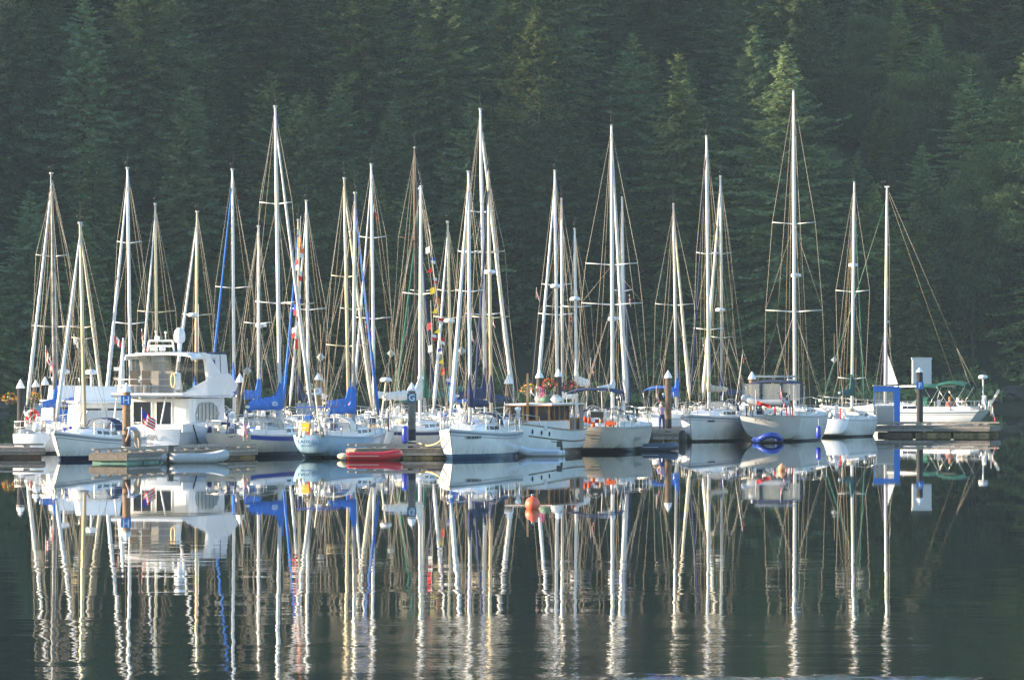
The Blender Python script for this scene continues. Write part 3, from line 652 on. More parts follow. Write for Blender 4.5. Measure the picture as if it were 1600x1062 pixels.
def rig(root, h, mx, ztop, dx_top=0.0, sp=(), furl='w', mm='w', cover='b', boom=True, bl=None, boom_z=None, rad=None, inner=False, backstay=True, ant=0.9, tmast=None, furl_r=0.075, halyards=1, foot=None, collar=1.1, hoist=0.96, fat=0.3, name='mast', furl_top=None, wirem=None, lean=0.0, blocks=()):
    """mast, spreaders, stays. mx mast position along the boat, sp list of (height, half span)"""
    M = MST[mm]; zf = foot if foot is not None else h.fb + 0.28; r0 = 0.062 + 0.0022*ztop; R = Vector((mx, lean*0, 0))
    wm = wirem or wire
    def mp(z): u = (z-zf)/(ztop-zf); return Vector((mx + dx_top*u, lean*u, z))
    q = MB(); q.tube([mp(zf), mp((zf+ztop)/2), mp(ztop*0.82+zf*.18), mp(ztop)], [r0*1.0, r0, r0*0.92, r0*0.60], 10); q.build(name, M, root)
    # masthead gear
    q = MB(); q.box(mp(ztop)+Vector((0,0,0.05)), (0.34, 0.10, 0.10)); q.build('masthead', alu2, root)
    q = MB(); t_ = mp(ztop+0.1); q.tube([t_+Vector((-0.12,0,0)), t_+Vector((-0.12,0,ant))], 0.012, 4); q.build('antenna', blackm, root)
    q = MB(); q.tube([t_+Vector((0.1,0,0)), t_+Vector((0.32,0.05,0.22))], 0.012, 4); q.ball(t_+Vector((0.34,0.05,0.25)), 0.07, 6, 4); q.box(t_+Vector((0.20,0.05,0.30)), (0.24, 0.03, 0.09)); q.build('wind_vane', blackm, root)
    tips = []
    for (z, hs) in sp:
        pt_ = mp(z)
        for sd in (1, -1):
            q = MB(); q.tube([pt_, pt_+Vector((-0.12, sd*hs, 0.10))], [0.038, 0.024], 6); q.build('spreader', M if mm != 'd' else alu2, root)
        tips.append((pt_+Vector((-0.12, 0, 0.10)), hs))
    tm = (mx/h.L)+0.5; cp = {sd: h.edge(tm, sd, 0, 0.08) for sd in (1, -1)}
    for sd in (1, -1):
        pts = [mp(ztop-0.15)] + [c + Vector((0, sd*hs, 0)) for c, hs in sorted(tips, key=lambda a: -a[0].z)] + [cp[sd]]
        q = MB(); q.tube(pts, RW, 4); q.build('cap_shroud', wm, root)
        lo = min([c.z for c, _ in tips] or [ztop*0.6])
        q = MB(); q.tube([mp(lo-0.1), cp[sd]+Vector((0.45,0,0))], RW*.9, 4); q.build('lower_shroud', wm, root)
        q = MB(); q.tube([mp(lo-0.1), cp[sd]+Vector((-0.5,0,0))], RW*.9, 4); q.build('lower_shroud', wm, root)
        if len(tips) > 1:
            hi = sorted(tips, key=lambda a: -a[0].z); q = MB(); q.tube([mp(hi[0][0].z-0.1), hi[1][0]+Vector((0, sd*hi[1][1], 0))], RW*.8, 4); q.build('diagonal_shroud', wm, root)
    bowp = Vector((h.pt(1,0,1).x-0.08, 0, h.sheer(1)+0.05)); st = mp(ztop*hoist)
    q = MB(); q.tube([st, bowp], RW, 4); q.build('forestay', wm, root)
    if furl:
        a = st + (bowp-st)*0.03; b = bowp + (st-bowp)*0.05; q = MB(); n_ = 13; pts = []; rs = []
        for i in range(n_):
            u = i/(n_-1); pts.append(a + (b-a)*u + Vector((-0.03*math.sin(u*math.pi), 0, 0))); rs.append((furl_r*(0.42+0.80*u) * (1+0.10*math.sin(i*2.3)) if u < 0.93 else furl_r*0.5))
        q.tube(pts, rs, 8); q.build('furled_headsail', FURL[furl], root)
        q = MB(); q.lathe([(0.05,0), (0.11,0.02), (0.11,0.12), (0.05,0.14)], bowp+Vector((0.0,0,0.18)), 8); q.build('furling_drum', steel, root)
    if inner:
        ib = Vector((mx + (bowp.x-mx)*0.62, 0, h.sheer(0.85)+0.08)); it = mp(zf+(ztop-zf)*0.72); q = MB(); q.tube([it, ib], RW, 4); q.build('inner_forestay', wm, root)
    if backstay:
        sx_ = h.pt(0,0,1).x + 0.08; bt = mp(ztop); mid = bt + (Vector((sx_,0,h.sheer(0)))-bt)*0.72
        q = MB(); q.tube([bt, mid], RW, 4); q.build('backstay', wm, root)
        for sd in (1, -1): q = MB(); q.tube([mid, Vector((sx_, sd*h.half(0)*0.8, h.sheer(0)))], RW*.9, 4); q.build('backstay_leg', wm, root)
    bz = boom_z if boom_z is not None else h.fb + 1.45
    bl = bl if bl is not None else 0.37*h.L
    if boom:
        q = MB(); q.tube([(mx-0.08, 0, bz), (mx-bl, 0, bz+0.06)], 0.065, 8); q.build('boom', M if mm != 'd' else alu2, root)
        if cover: sail_cover(mx+0.16, bz+0.02, bl*0.97, COV[cover], root, collar=collar, fat=fat)
        q = MB(); q.tube([mp(ztop-0.2), (mx-bl, 0, bz+0.1)], RW*.8, 4); q.build('topping_lift', rope, root)
        q = MB(); q.tube([(mx-bl*0.8, 0, bz), (mx-bl*0.72, 0, h.fb+0.35)], 0.02, 4); q.build('mainsheet', wrope, root)
    r = random.Random(int(ztop*100))
    for k in range(halyards):
        y_ = 0.13*(1 if k % 2 else -1)*(1+0.5*k); q = MB(); q.tube([mp(ztop-0.3-0.8*k)+Vector((0.12*(k-1), y_*.4, 0)), mp(ztop*0.5)+Vector((0.15, y_*1.4, 0)), Vector((mx+0.25*(k-1), y_*2.2, zf+0.2))], RW*.8, 4); q.build('halyard', rope, root)
    if rad is not None: radar(rad, mx+r0, root)
    return mp, cp
RW = 0.0105
BOATS = []
def place_boat(mast_px, row, bow_px, L, away, mast_frac=0.10):
    sc_ = F/dist(row); J = 0.40*L; dx = (bow_px-mast_px)/sc_; dx = max(-0.93*J, min(0.93*J, dx))
    hx = dx/J; hy = away*math.sqrt(1-hx*hx); p = at(mast_px, row); mxl = mast_frac*L
    o = p - Vector((hx, hy, 0))*mxl
    return o, math.atan2(hy, hx), mxl, dist(row)
def sailboat(label, mast_px, top, row, bow_px, L, away, sp, lean=0, hull='white_dark', lod=1, cab=None, dodge=None, bim=None, stripe=None, B=None, fb=None, hk=None, group='sailboats moored at the marina floats', **rk):
    o, rz, mxl, d = place_boat(mast_px, row, bow_px, L, away)
    root = thing('sailboat', label, 'sailboat', o, rz, group)
    B = B or 0.31*L; fb = fb or (0.70+0.035*L)
    h = Hull(L, B, fb, **(hk or {}))
    build_hull(h, HM[hull], root, deck_m=deckm)
    if stripe: rail_strip(h, 'sheer_stripe', stripe, root, -0.20, -0.08)
    else: rail_strip(h, 'rub_rail', stripegrey, root, -0.10, -0.06)
    deck_rails(h, root, full=(lod > 0))
    cabin_trunk(h, root, m=cab or white)
    cockpit(h, root, seed=int(mast_px), clutter=5 if lod else 3)
    if dodge: dodger(h, root, dodge)
    if bim: awning(h, root, bim)
    dtop = d - 0.0
    ztop = zrow(top, d); spz = [(zrow(y, d), s_/(F/d)) for y, s_ in sp]
    rad = rk.pop('rad_row', None)
    # sideways lean seen in the photo, turned into the boat's own axes
    lx = lean/(F/d); ldir = Vector((math.cos(rz), -math.sin(rz)))
    rk.setdefault('dx_top', lx*math.cos(rz)); rk.setdefault('lean', -lx*math.sin(rz))
    mp, cp = rig(root, h, mxl, ztop, sp=spz, rad=zrow(rad, d) if rad else None, **rk)
    BOATS.append((root, h, mast_px, top, d)); return root, h, mxl, d, mp
def local(root, p):
    "world point to the thing's own axes"
    v = Vector(p) - root.location; a = -root.rotation_euler.z
    return Vector((v.x*math.cos(a)-v.y*math.sin(a), v.x*math.sin(a)+v.y*math.cos(a), v.z))

# ------------------------------------------------------------------ docks
planks = mat('grey_dock_planks', (0.25, 0.215, 0.18), 0.9, noise=0.45, nscale=7, bump=0.5)
plank2 = mat('pale_dock_timber', (0.38, 0.34, 0.30), 0.9, noise=0.4, nscale=5, bump=0.4)
logm = mat('yellow_float_timber', (0.36, 0.25, 0.11), 0.85, noise=0.6, nscale=3, col2=(0.07,0.05,0.03))
foamm = mat('green_float_billet', (0.22, 0.40, 0.34), 0.7, noise=0.4, nscale=3)
def dock(label, a, b, width, zd=0.48, floats='log', rail=True, boards=None):
    a = Vector((a.x, a.y, 0)); b = Vector((b.x, b.y, 0)); ln = (b-a).length; d = (b-a)/ln; ang = math.atan2(d.y, d.x)
    t = thing('dock_float', label, 'dock', a, ang, 'floats of the marina')
    q = MB(); n = max(2, int(ln/0.30)); 
    for i in range(n): q.box(((i+.5)*ln/n, width/2, zd-0.02+0.003*((i*7)%3)), (ln/n-0.012, width, 0.045))
    o = q.build('deck_planking', planks, t); o['kind'] = 'stuff'
    for k, z in enumerate((zd-0.115, zd-0.265)):
        nb = max(1, round(ln/4.2))
        for i in range(nb):
            q = MB(); q.box(((i+.5)*ln/nb, -0.03, z), (ln/nb-0.02, 0.06, 0.135)); q.build('fascia_board', plank2 if (i+k) % 2 else planks, t)
            q = MB(); q.box(((i+.5)*ln/nb, width+0.03, z), (ln/nb-0.02, 0.06, 0.135)); q.build('fascia_board', planks, t)
    q = MB(); q.box((-0.03, width/2, zd-0.19), (0.06, width, 0.28)); q.build('end_board', planks, t)
    q = MB(); q.box((ln+0.03, width/2, zd-0.19), (0.06, width, 0.28)); q.build('end_board', planks, t)
    if rail:
        for y in (0.12, width-0.12):
            k = max(2, int(ln/1.5))
            for i in range(k):
                q = MB(); q.box(((i+.5)*ln/k, y, zd+0.07), (0.30, 0.13, 0.09)); q.build('rail_block', plank2, t)
            q = MB(); q.box((ln/2, y, zd+0.165), (ln-0.05, 0.15, 0.095)); q.build('bull_rail', plank2, t)
    k = max(2, int(ln/2.1))
    for i in range(k):
        g = floats == 'mix' and i < k*0.45; q = MB()
        if g or floats == 'foam': q.box(((i+.5)*ln/k, width/2, 0.06), (ln/k-0.25, width*0.92, 0.30)); q.build('float_block', foamm, t)
        else:
            q.smooth = True; q.tube([(i*ln/k+0.08, 0.22, 0.05), ((i+1)*ln/k-0.12, 0.22, 0.05)], 0.19, 8); q.tube([(i*ln/k+0.08, width-0.25, 0.05), ((i+1)*ln/k-0.12, width-0.25, 0.05)], 0.19, 8); q.build('float_log', logm if i % 3 else darkwood, t)
    return t
def corner(px, row): return at(px, row)
dock('long grey finger float in front of the motor yacht, piling H through it', at(142, 724)+Vector((1.69,-.6,0)), at(347, 714.5)+Vector((1.69,-.6,0)), 1.8, floats='mix')
dock('weathered float behind the red inflatable with piling G at its edge', at(556, 716.5), at(700, 716), 2.2)
dock('wide plank float at the far left edge beside the stern-on sailboat', Vector((-30.5, 301, 0)), Vector((-22.4, 303.5, 0)), 46, rail=True)
dock('short float between the navy inflatable and the plain white bow', at(1006, 690), at(1072, 690), 5.0)
dock('outer float at the right end under the sloop with green awnings', at(1369, 680.5), at(1547, 681), 4.0, zd=0.62, floats='log')
dock('main walkway float running behind the left boats', Vector((-22.0, 368, 0)), Vector((-1.5, 371, 0)), 2.6)
dock('main walkway float running behind the wooden cruiser', Vector((-1.2, 372, 0)), Vector((13.5, 378, 0)), 2.6)

# ------------------------------------------------------------------ pilings
pilem = mat('creosoted_pile', (0.085, 0.062, 0.045), 0.85, noise=0.6, nscale=3.5, bump=0.5, col2=(0.03, 0.026, 0.024))
pileo = mat('sunlit_orange_pile', (0.34, 0.19, 0.09), 0.85, noise=0.6, nscale=3.0, bump=0.5, col2=(0.10, 0.07, 0.05))  # warm sunlight on the post put into an orange base colour
pileg = mat('grey_weathered_pile', (0.20, 0.18, 0.16), 0.85, noise=0.5, nscale=3.0, bump=0.5, col2=(0.08, 0.07, 0.06))
conem = mat('white_cone_cap', (0.80, 0.82, 0.84), 0.45)
signm = mat('blue_letter_sign', (0.02, 0.16, 0.55), 0.5); sgrey = mat('slate_letter_sign', (0.06, 0.13, 0.22), 0.5)
blackp = mat('black_pile', (0.022, 0.020, 0.024), 0.8, noise=0.4, nscale=3, bump=0.5)
def pile(px, row, apex, base, label, m=pilem, sign=None, sm=None, w=0.19, cw=None, sign_row=None):
    p = at(px, row); d = p.y; zb = zrow(base, d); za = zrow(apex, d); s = F/d
    t = thing('mooring_pile', label, 'piling', p, 0, 'pilings with white cone caps')
    q = MB(); q.tube([(0,0,-2.5), (0.01,0,1.0), (0,0.01,zb+0.03)], [w*1.06, w*1.02, w*0.97], 14); q.build('post', m, t)
    r_ = cw or 0.235
    q = MB(); q.lathe([(r_*0.97, zb-0.015), (r_, zb+0.02), (r_*0.80, zb+(za-zb)*0.30), (0.012, za)], n=16); q.sm = [False]*len(q.sm); q.build('cone_cap', conem, t)
    q = MB(); q.lathe([(w*1.03, 0.62), (w*1.20, 0.63), (w*1.20, 0.69), (w*1.03, 0.70)], n=14); q.build('pile_hoop', steel, t)
    if m is not blackp: q = MB(); q.tube([(0,0,-1), (0,0,1.25)], [w*1.09, w*1.07], 14); q.build('tide_band', blackp, t)
    if sign:
        zc = zrow(sign_row, d); q = MB(); q.box((0.0, -w-0.035, zc), (0.46, 0.03, 0.44)); so = q.build('sign_board', sm or signm, t)
        text('sign_letter', sign, 0.46, mat('sign_letter_white', (0.72, 0.84, 0.95), 0.5), so, (0, -w-0.055, zc-0.01), (math.radians(90), 0, 0))
    return t
pile(32, 699, 592, 606, 'dark piling nearest the left edge of the scene, standing on the wide float', blackp)
pile(56, 688, 593, 604, 'middle one of three dark pilings at far left, behind the grey cabinet', blackp)
pile(70.5, 688, 588, 601, 'dark piling right of the flower basket at far left', blackp)
pile(197.5, 721.0, 597, 612, 'brown piling with the blue H sign beside the stooping man', pileo, 'H', signm, sign_row=625)
pile(375, 701, 583, 597, 'black piling with white cone right of the motor yacht', blackp)
pile(497, 690, 582, 593, 'sun-lit piling with the letter D behind the pale blue hull', pileo, 'D', mat('pale_letter_sign', (0.40,0.50,0.62), .5), sign_row=611)
pile(643.5, 710, 597, 610, 'grey piling with the slate G sign beside the red inflatable', pileg, 'G', sgrey, sign_row=621)
pile(656.5, 690, 582, 592, 'piling cap hidden partly behind the G piling and a white mast', pileg)
pile(795, 698, 583, 599, 'stout piling left of the wooden cruiser, in front of a white cover', pilem, w=0.215, cw=0.26)
pile(843, 694, 577, 590, 'piling behind the varnished mast of the wooden cruiser', pilem, w=0.18)
pile(872.5, 694, 576, 588, 'piling behind the cabin roof of the wooden cruiser, right of the flowers', pilem, w=0.2)
pile(1044, 688, 578, 590, 'tall brown piling standing on the short float beside the blue awning', mat('brown_pile', (0.15,0.10,0.065), .85, noise=.6, nscale=3, bump=.5), w=0.19)
pile(1175, 682, 580, 592, 'sun-lit piling behind the hoisted grey dinghy', pileo, w=0.19, cw=0.25)
pf = pile(1437, 679.5, 574, 581, 'navy black piling with small blue F sign on the outer float', blackp, 'F', signm, w=0.20, cw=0.24, sign_row=602)

# ------------------------------------------------------------------ sailboats
SB = sailboat
SB('stern-on sailboat at far left with a dark streaky mast', 86, 290, 706, 102, 9.6, 1, [(401,26)], lean=-5, furl=None, mm='d', cover='b', hull='white_dark', fb=0.95)
SB('sloop behind the far left pilings, tall cream furled sail leaning left', 90, 272, 690, 47, 10.0, -1, [(511,43)], lean=-10, furl='w', mm='a', cover='n', furl_r=0.10)
b2 = SB('small white sloop with bow at left of the H float, navy dodger', 133, 350, 717.5, 93, 8.8, -1, [(530,21)], lean=-8, furl='w', mm='g', cover=None, boom=False, hull='white_navy', stripe=stripegrey, dodge=navy, lod=2, furl_r=0.095, fb=1.02)
SB('sailboat behind the small white sloop, its furled sail leaning right', 131, 353, 700, 158, 9.0, 1, [(512,23)], lean=-5, furl='c', mm='g', cover='b', furl_r=0.08)
SB('sloop with pale mast rising behind piling H, left of the motor yacht', 205, 264, 699, 170, 11.0, -1, [(380,20),(506,28)], lean=-6, furl='w', mm='w', cover=None, furl_r=0.105)
SB('sloop whose gold mast rises behind the radar frame of the yacht', 245.5, 320, 690, 222, 10.0, -1, [(488,31)], lean=-3, furl='w', mm='g', cover='n', furl_r=0.08)
SB('sloop with gold mast just right of the white satellite dome', 306, 332, 692, 272, 10.0, -1, [(493,25)], lean=2, furl='w', mm='g', cover='b', rad_row=492, furl_r=0.095)
SB('sloop with royal blue furled sail leaning left of its white mast', 366, 266, 690, 329, 11.0, -1, [(450,31)], lean=-3, furl='b', mm='w', cover='b', boom_z=2.7, collar=1.6)
SB('sailboat with short white mast and blue boom cover behind the big blue one', 404, 355, 698, 436, 10.0, 1, [(506,23)], furl=None, mm='w', cover='b', rad_row=508, boom_z=2.7, collar=1.3, fat=0.35)
kk = SB('cream sloop seen from its rounded stern, blue sheer band, bulky blue boom cover', 438, 168, 710.5, 486, 12.6, 1, [(319,27),(474,37)], lean=-8, furl='w', mm='w', cover='b', hull='cream_navy', lod=2, fb=1.02, boom_z=2.35, collar=1.15, fat=0.62, furl_r=0.10, hk=dict(keel_stern=0.28, bowrise=0.30, sternrise=0.12, stern=0.60, transom_rake=0.04), bl=4.9, dodge=beigecv, inner=True)
SB('sloop with blue furled sail and red and white pennants flying from its gold mast', 468, 345, 692, 444, 10.0, -1, [(476,24)], lean=-2, furl='b', mm='g', cover='n')
SB('sloop with straight white mast behind the grey cabinet amidships', 482.5, 315, 689, 455, 10.5, -1, [(484,29)], lean=-4, furl='w', mm='w', cover='w')
ev = SB('pale blue sailboat stern-on with yellow cloth on its rail, blue furled sail', 552, 303, 712.5, 592, 9.6, 1, [(484,22)], lean=3, furl='b', mm='a', cover='b', hull='pale_blue', lod=2, fb=1.0, hk=dict(keel_stern=0.20, sternrise=0.10, stern=0.62, transom_rake=0.03), furl_r=0.085, collar=1.9, boom_z=2.2, dodge=whitecv)
SB('sloop with tall cream mast just behind the pale blue sailboat', 545, 280, 697, 582, 10.8, 1, [(433,23),(541,34)], lean=-7, furl='c', mm='g', cover='b', boom_z=2.3, furl_r=0.10)
SB('sloop with red and blue ensign near its masthead, mast mid-left', 585, 258, 687, 553, 11.0, -1, [(372,22),(498,29)], lean=-5, furl='w', mm='w', cover='w')
gr = SB('white sailboat with long white boom cover behind piling G', 656, 293, 704, 700, 11.0, 1, [(460,28)], lean=2, furl=None, mm='w', cover='w', hull='beige_dark', lod=2, boom_z=2.75, fat=0.45, collar=1.0, bl=5.4)
SB('sailboat with the brown wooden mast and near-black furled sail', 650, 232, 692, 679, 13.0, 1, [(373,26),(460,31)], lean=-2, furl='n', mm='o', cover='g', boom_z=2.4)
SB('sailboat with green furled sail and green awning right of piling G', 664, 296, 683, 617, 10.5, -1, [(455,24)], lean=-8, furl='g', mm='a', cover='g', bim=green, boom_z=2.5, collar=1.7)
SB('short-masted sailboat with radar dome beside the string of signal flags', 705.5, 348, 697, 677, 9.6, -1, [(455,20),(497,27)], lean=-6, furl='w', mm='g', cover='b', rad_row=501, furl_r=0.09)
nb_ = SB('white sloop bow-on at the middle, navy sail cover, slate blue waterline', 735, 270, 715.5, 704, 9.4, -1, [(395,19),(456,23)], lean=-3, furl='w', mm='w', cover='n', hull='white_slate', stripe=stripegrey, dodge=navy, lod=2, furl_r=0.11, fb=1.22, B=3.0, boom_z=2.55, collar=1.15, bl=3.4, hk=dict(rake=0.06, bowrise=0.22, stern=0.75))
SB('largest sloop amidships with twin spreaders, furled sail sloping to the right', 758.5, 172, 697, 806, 14.0, 1, [(332,21),(395,27),(492,29)], lean=-8, furl='w', mm='w', cover='n', boom_z=2.7, collar=1.9, furl_r=0.12, fat=0.5)
SB('sloop whose gold mast stands close right of the tallest middle mast', 768, 270, 701, 740, 11.5, -1, [(395,24),(497,30)], lean=-5, furl='n', mm='g', cover='n', rad_row=425)
SB('sloop behind the wooden cruiser with radar high on its mast', 871, 268, 690, 836, 12.0, -1, [(446,24),(492,30)], lean=-4, furl='w', mm='w', cover='w', rad_row=447, furl_r=0.10)
SB('sloop with plain grey mast behind the pilings of the wooden cruiser', 879.5, 312, 684, 900, 10.5, 1, [(480,28)], lean=-2, furl=None, mm='a', cover='n')
SB('small sloop with white sail heaped along its boom, short white mast', 901, 359, 690, 878, 9.4, -1, [(480,24)], lean=-3, furl=None, mm='w', cover='w', rad_row=467, boom_z=3.3, fat=0.42)
be = SB('big beige sloop stern-on with navy awning and dark waterline', 957.5, 198, 703, 984, 14.0, 1, [(414,41),(476,48)], lean=-2, furl='w', mm='w', cover='w', hull='beige_dark', lod=2, fb=1.30, rad_row=498, boom_z=3.2, fat=0.22, collar=0.4, hk=dict(stern=0.86, keel_stern=0.12, transom_rake=0.02, sternrise=0.0), dodge=navy, bim=navy, furl_r=0.12)
SB('sloop with navy furled sail close beside the big beige sloop', 975, 310, 690, 988, 10.0, 1, [(455,16)], lean=-3, furl='n', mm='w', cover='n')
SB('sailboat with blue awning and thin grey mast behind the brown piling', 1057.5, 320, 679, 1083, 11.0, 1, [(477,31)], lean=-5, furl='c', mm='a', cover='b', bim=blue, furl_r=0.105, boom_z=2.5, collar=1.4, lod=2)
pb = SB('plain white sloop bow-on right of the short float, grey sail cover', 1108, 214, 688.5, 1074, 11.2, -1, [(397,19),(515,24)], lean=-4, furl='n', mm='w', cover='k', hull='white_dark', stripe=stripegrey, dodge=navy, lod=2, fb=1.38, B=3.3, boom_z=2.95, fat=0.25, collar=0.5, furl_r=0.05, hk=dict(rake=0.055, bowrise=0.18, stern=0.78), halyards=3)
SB('sloop with cream furled sail leaning left behind the plain white bow', 1128, 277, 679, 1093, 12.0, -1, [(397,16),(528,18)], lean=-2, furl='c', mm='a', cover='n', rad_row=484, furl_r=0.13)
tl = SB('large white sloop with the tallest mast, grey dinghy hoisted across its stern', 1242, 143, 686.5, 1274, 15.0, 1, [(350,34),(487,45)], lean=-2, furl=None, mm='w', cover=None, hull='white_two', lod=2, fb=1.45, B=4.1, rad_row=430, boom_z=3.45, bl=2.6, hk=dict(stern=0.86, keel_stern=0.10, transom_rake=0.05, sternrise=0.05, bowrise=0.4), halyards=4, inner=True)
gs = SB('white double-lined sloop stern-on with teal boom cover, left of the blue shelter', 1331, 286, 680.5, 1358, 10.8, 1, [(456,27),(592,22)], lean=4, furl='g', mm='w', cover='t', hull='white_dark', lod=2, fb=1.05, rad_row=414, furl_r=0.05, boom_z=2.6, collar=1.7, hk=dict(stern=0.66, keel_stern=0.16), halyards=4)
rs = SB('broadside sloop at the outer float with green awnings and long bare boom', 1383, 293, 671, 1280, 11.6, 1, [(384,6),(504,9)], lean=3, furl='g', mm='w', cover=None, hull='white_dark', lod=2, fb=1.28, boom_z=2.88, bl=4.9, furl_r=0.035, stripe=stripegrey, bim=green, dodge=green, hk=dict(stern=0.8, keel_stern=0.1, transom_rake=0.10), B=3.3)

def write_on(boat, body, h_, m, x, y, z, rot, name='boat_name', sx=1.0): return text(name, body, h_, m, boat[0], (x, y, z), rot, sx)
AFT = (math.radians(90), 0, math.radians(-90))
sx0 = lambda b: b[1].pt(0,0,1).x-0.27
write_on(ev, 'LADY EVA', 0.20, mat('blue_lettering', (0.03,0.10,0.25), .5), sx0(ev)-0.03, 0, ev[1].fb-0.22, AFT, sx=1.25)
write_on(ev, 'VICTORIA B.C.', 0.11, MATS['blue_lettering'], sx0(ev)-0.03, 0, ev[1].fb-0.42, AFT, sx=1.2)
write_on(gs, 'GLAXUR', 0.22, letter, sx0(gs)-0.05, 0, gs[1].fb-0.40, AFT, sx=1.2)
write_on(gs, 'SIDNEY B.C.', 0.10, letter, sx0(gs)-0.05, 0, gs[1].fb-0.60, AFT, sx=1.2)
write_on(kk, 'Amarette', 0.15, letter, sx0(kk)-0.04, 0, kk[1].fb-0.42, AFT, sx=1.2)
def side_text(b, body, h_, m, t, dz, side, sx=1.0):
    h = b[1]; p = h.pt(t, 0.18, side); q1 = h.pt(t-0.02, 0.18, side); q2 = h.pt(t+0.02, 0.18, side); dr = (q2-q1).normalized()
    ang = math.atan2(dr.y, dr.x); ang = ang + (math.pi if side > 0 else 0); off = Vector((-dr.y, dr.x, 0))*(1 if side > 0 else -1)
    zz = h.sheer(t)+dz; lo, hi = 0.0, 1.0
    for _ in range(14):
        md = (lo+hi)/2
        if h.pt(t, md, side).z > zz: lo = md
        else: hi = md
    p = h.pt(t, lo, side); o = text('boat_name', body, h_, m, b[0], (p.x+off.x*0.045, p.y+off.y*0.045, zz), (math.radians(90), 0, ang), sx); return o
side_text(nb_, 'HIS BUDDY', 0.17, letter, 0.86, -0.34, 1 if False else 1, 1.3)
side_text(pb, 'MAGIC', 0.16, letter, 0.86, -0.32, 1, 1.3)
side_text(be, 'Bonheur', 0.30, greyl, 0.24, -0.62, -1, 1.6)
# blue sheer band of the cream sloop, lettering on its sail cover
rail_strip(kk[1], 'blue_sheer_band', stripeblue, kk[0], -0.27, -0.07, proud=0.016)
text('cover_lettering', 'VISTA', 0.30, lletter, kk[0], (kk[2]-1.3, -0.175, 2.52), (math.radians(90), 0, 0), 1.1)
for b in (nb_, pb, b2, rs): rail_strip(b[1], 'thin_stripe', stripegrey, b[0], -0.31, -0.275)
rail_strip(gr[1], 'dark_sheer_band', navy, gr[0], -0.24, -0.08)

# stern details of the big beige sloop: slatted stern steps, barbecue, gear
def stern_gear(b, n, seed, cols):
    r = random.Random(seed); h = b[1]; root = b[0]; x = sx0(b)
    for i in range(n):
        y = (-0.85 + 1.7*(i+.5)/n)*h.half(0); q = MB(); z = h.fb + r.uniform(0.12, 0.55); k = r.random()
        if k < 0.4: q.box((x+0.15+r.uniform(0,.5), y, z), (r.uniform(.12,.3), r.uniform(.15,.36), r.uniform(.18,.45)), taper=0.85); nm = 'locker_box'
        elif k < 0.75: q.tube([(x+0.1, y, h.fb), (x+0.1, y+r.uniform(-.1,.1), h.fb+r.uniform(.5,1.0))], 0.035, 6); nm = 'rail_post'
        else: q.tube([(x+0.15, y, z-.2), (x+0.15, y, z+.1)], [.13,.09], 8); nm = 'hanging_bag'
        q.build(nm, r.choice(cols), root)
stern_gear(be, 15, 3, [whitecv, steel, navy, orangem, teak, beigecv, redm])
for i in range(4):
    q = MB(); q.box((sx0(be)-0.07, 0.25, be[1].fb-0.22-0.15*i), (0.09, 1.9-0.12*i, 0.045)); q.build('stern_slat', teak, be[0])
q = MB(); q.box((sx0(be)-0.12, -0.45, be[1].fb+0.62), (0.30, 0.62, 0.30)); q.build('barbecue_cover', blackm, be[0])
q = MB(); q.box((sx0(be)-0.10, -1.15, be[1].fb+0.18), (0.2, 0.55, 0.16)); q.build('life_jacket_pack', orangem, be[0])
stern_gear(kk, 9, 8, [steel, whitecv, beigecv, navy, cream]); stern_gear(ev, 8, 5, [steel, whitecv, redm, cream]); stern_gear(gs, 9, 12, [steel, whitecv, darkwood, cream, redm]); stern_gear(tl, 9, 13, [whitecv, redm, steel, navy]); stern_gear(gr, 9, 14, [steel, whitecv, navy, teak]); stern_gear(rs, 8, 15, [steel, whitecv, cream, navy])
q = MB(); q.box((sx0(ev)+0.35, 0.28, ev[1].fb+0.42), (0.08, 0.42, 0.52)); q.build('yellow_cloth', yellowm, ev[0])
q = MB(); q.box((sx0(ev)+0.35, 0.62, ev[1].fb+0.50), (0.07, 0.20, 0.62)); q.build('white_cloth', whitecv, ev[0])
q = MB(); q.tube([(sx0(ev)+0.1, -0.55, ev[1].fb), (sx0(ev)-0.35, -0.40, ev[1].fb+2.3)], 0.035, 6); q.build('flagstaff', mat('cream_paint', (.72,.66,.5), .5), ev[0])
q = MB(); q.box((sx0(ev)+1.2, 0, ev[1].fb+1.42), (1.5, 1.7, 0.05)); q.build('solar_panel', stripeblue, ev[0])
for y in (-.8, .8):
    q = MB(); q.tube([(sx0(ev)+1.2, y, ev[1].fb), (sx0(ev)+1.2, y, ev[1].fb+1.4)], 0.02, 5); q.build('panel_post', steel, ev[0])
# poles with radar on stern quarters
def pole(b, px, top, bot, dome=True, m=None):
    d = b[3]; a = Vector(((px[0]-800)/F*d, d-5, zrow(top, d))); c = Vector(((px[1]-800)/F*d, d-5, zrow(bot, d)))
    q = MB(); q.tube([local(b[0], c), local(b[0], a)], 0.045, 7); q.build('radar_pole', m or MATS['cream_paint'], b[0])
    if dome:
        p = local(b[0], a); q = MB(); q.smooth = True; q.lathe([(0.04,-.02),(0.30,0.0),(0.31,0.12),(0.22,0.20),(0.01,0.22)], p+Vector((0,0,0.02)), 14); q.build('radar_dome', white, b[0])
pole(gr, (606, 594), 596, 690, True)
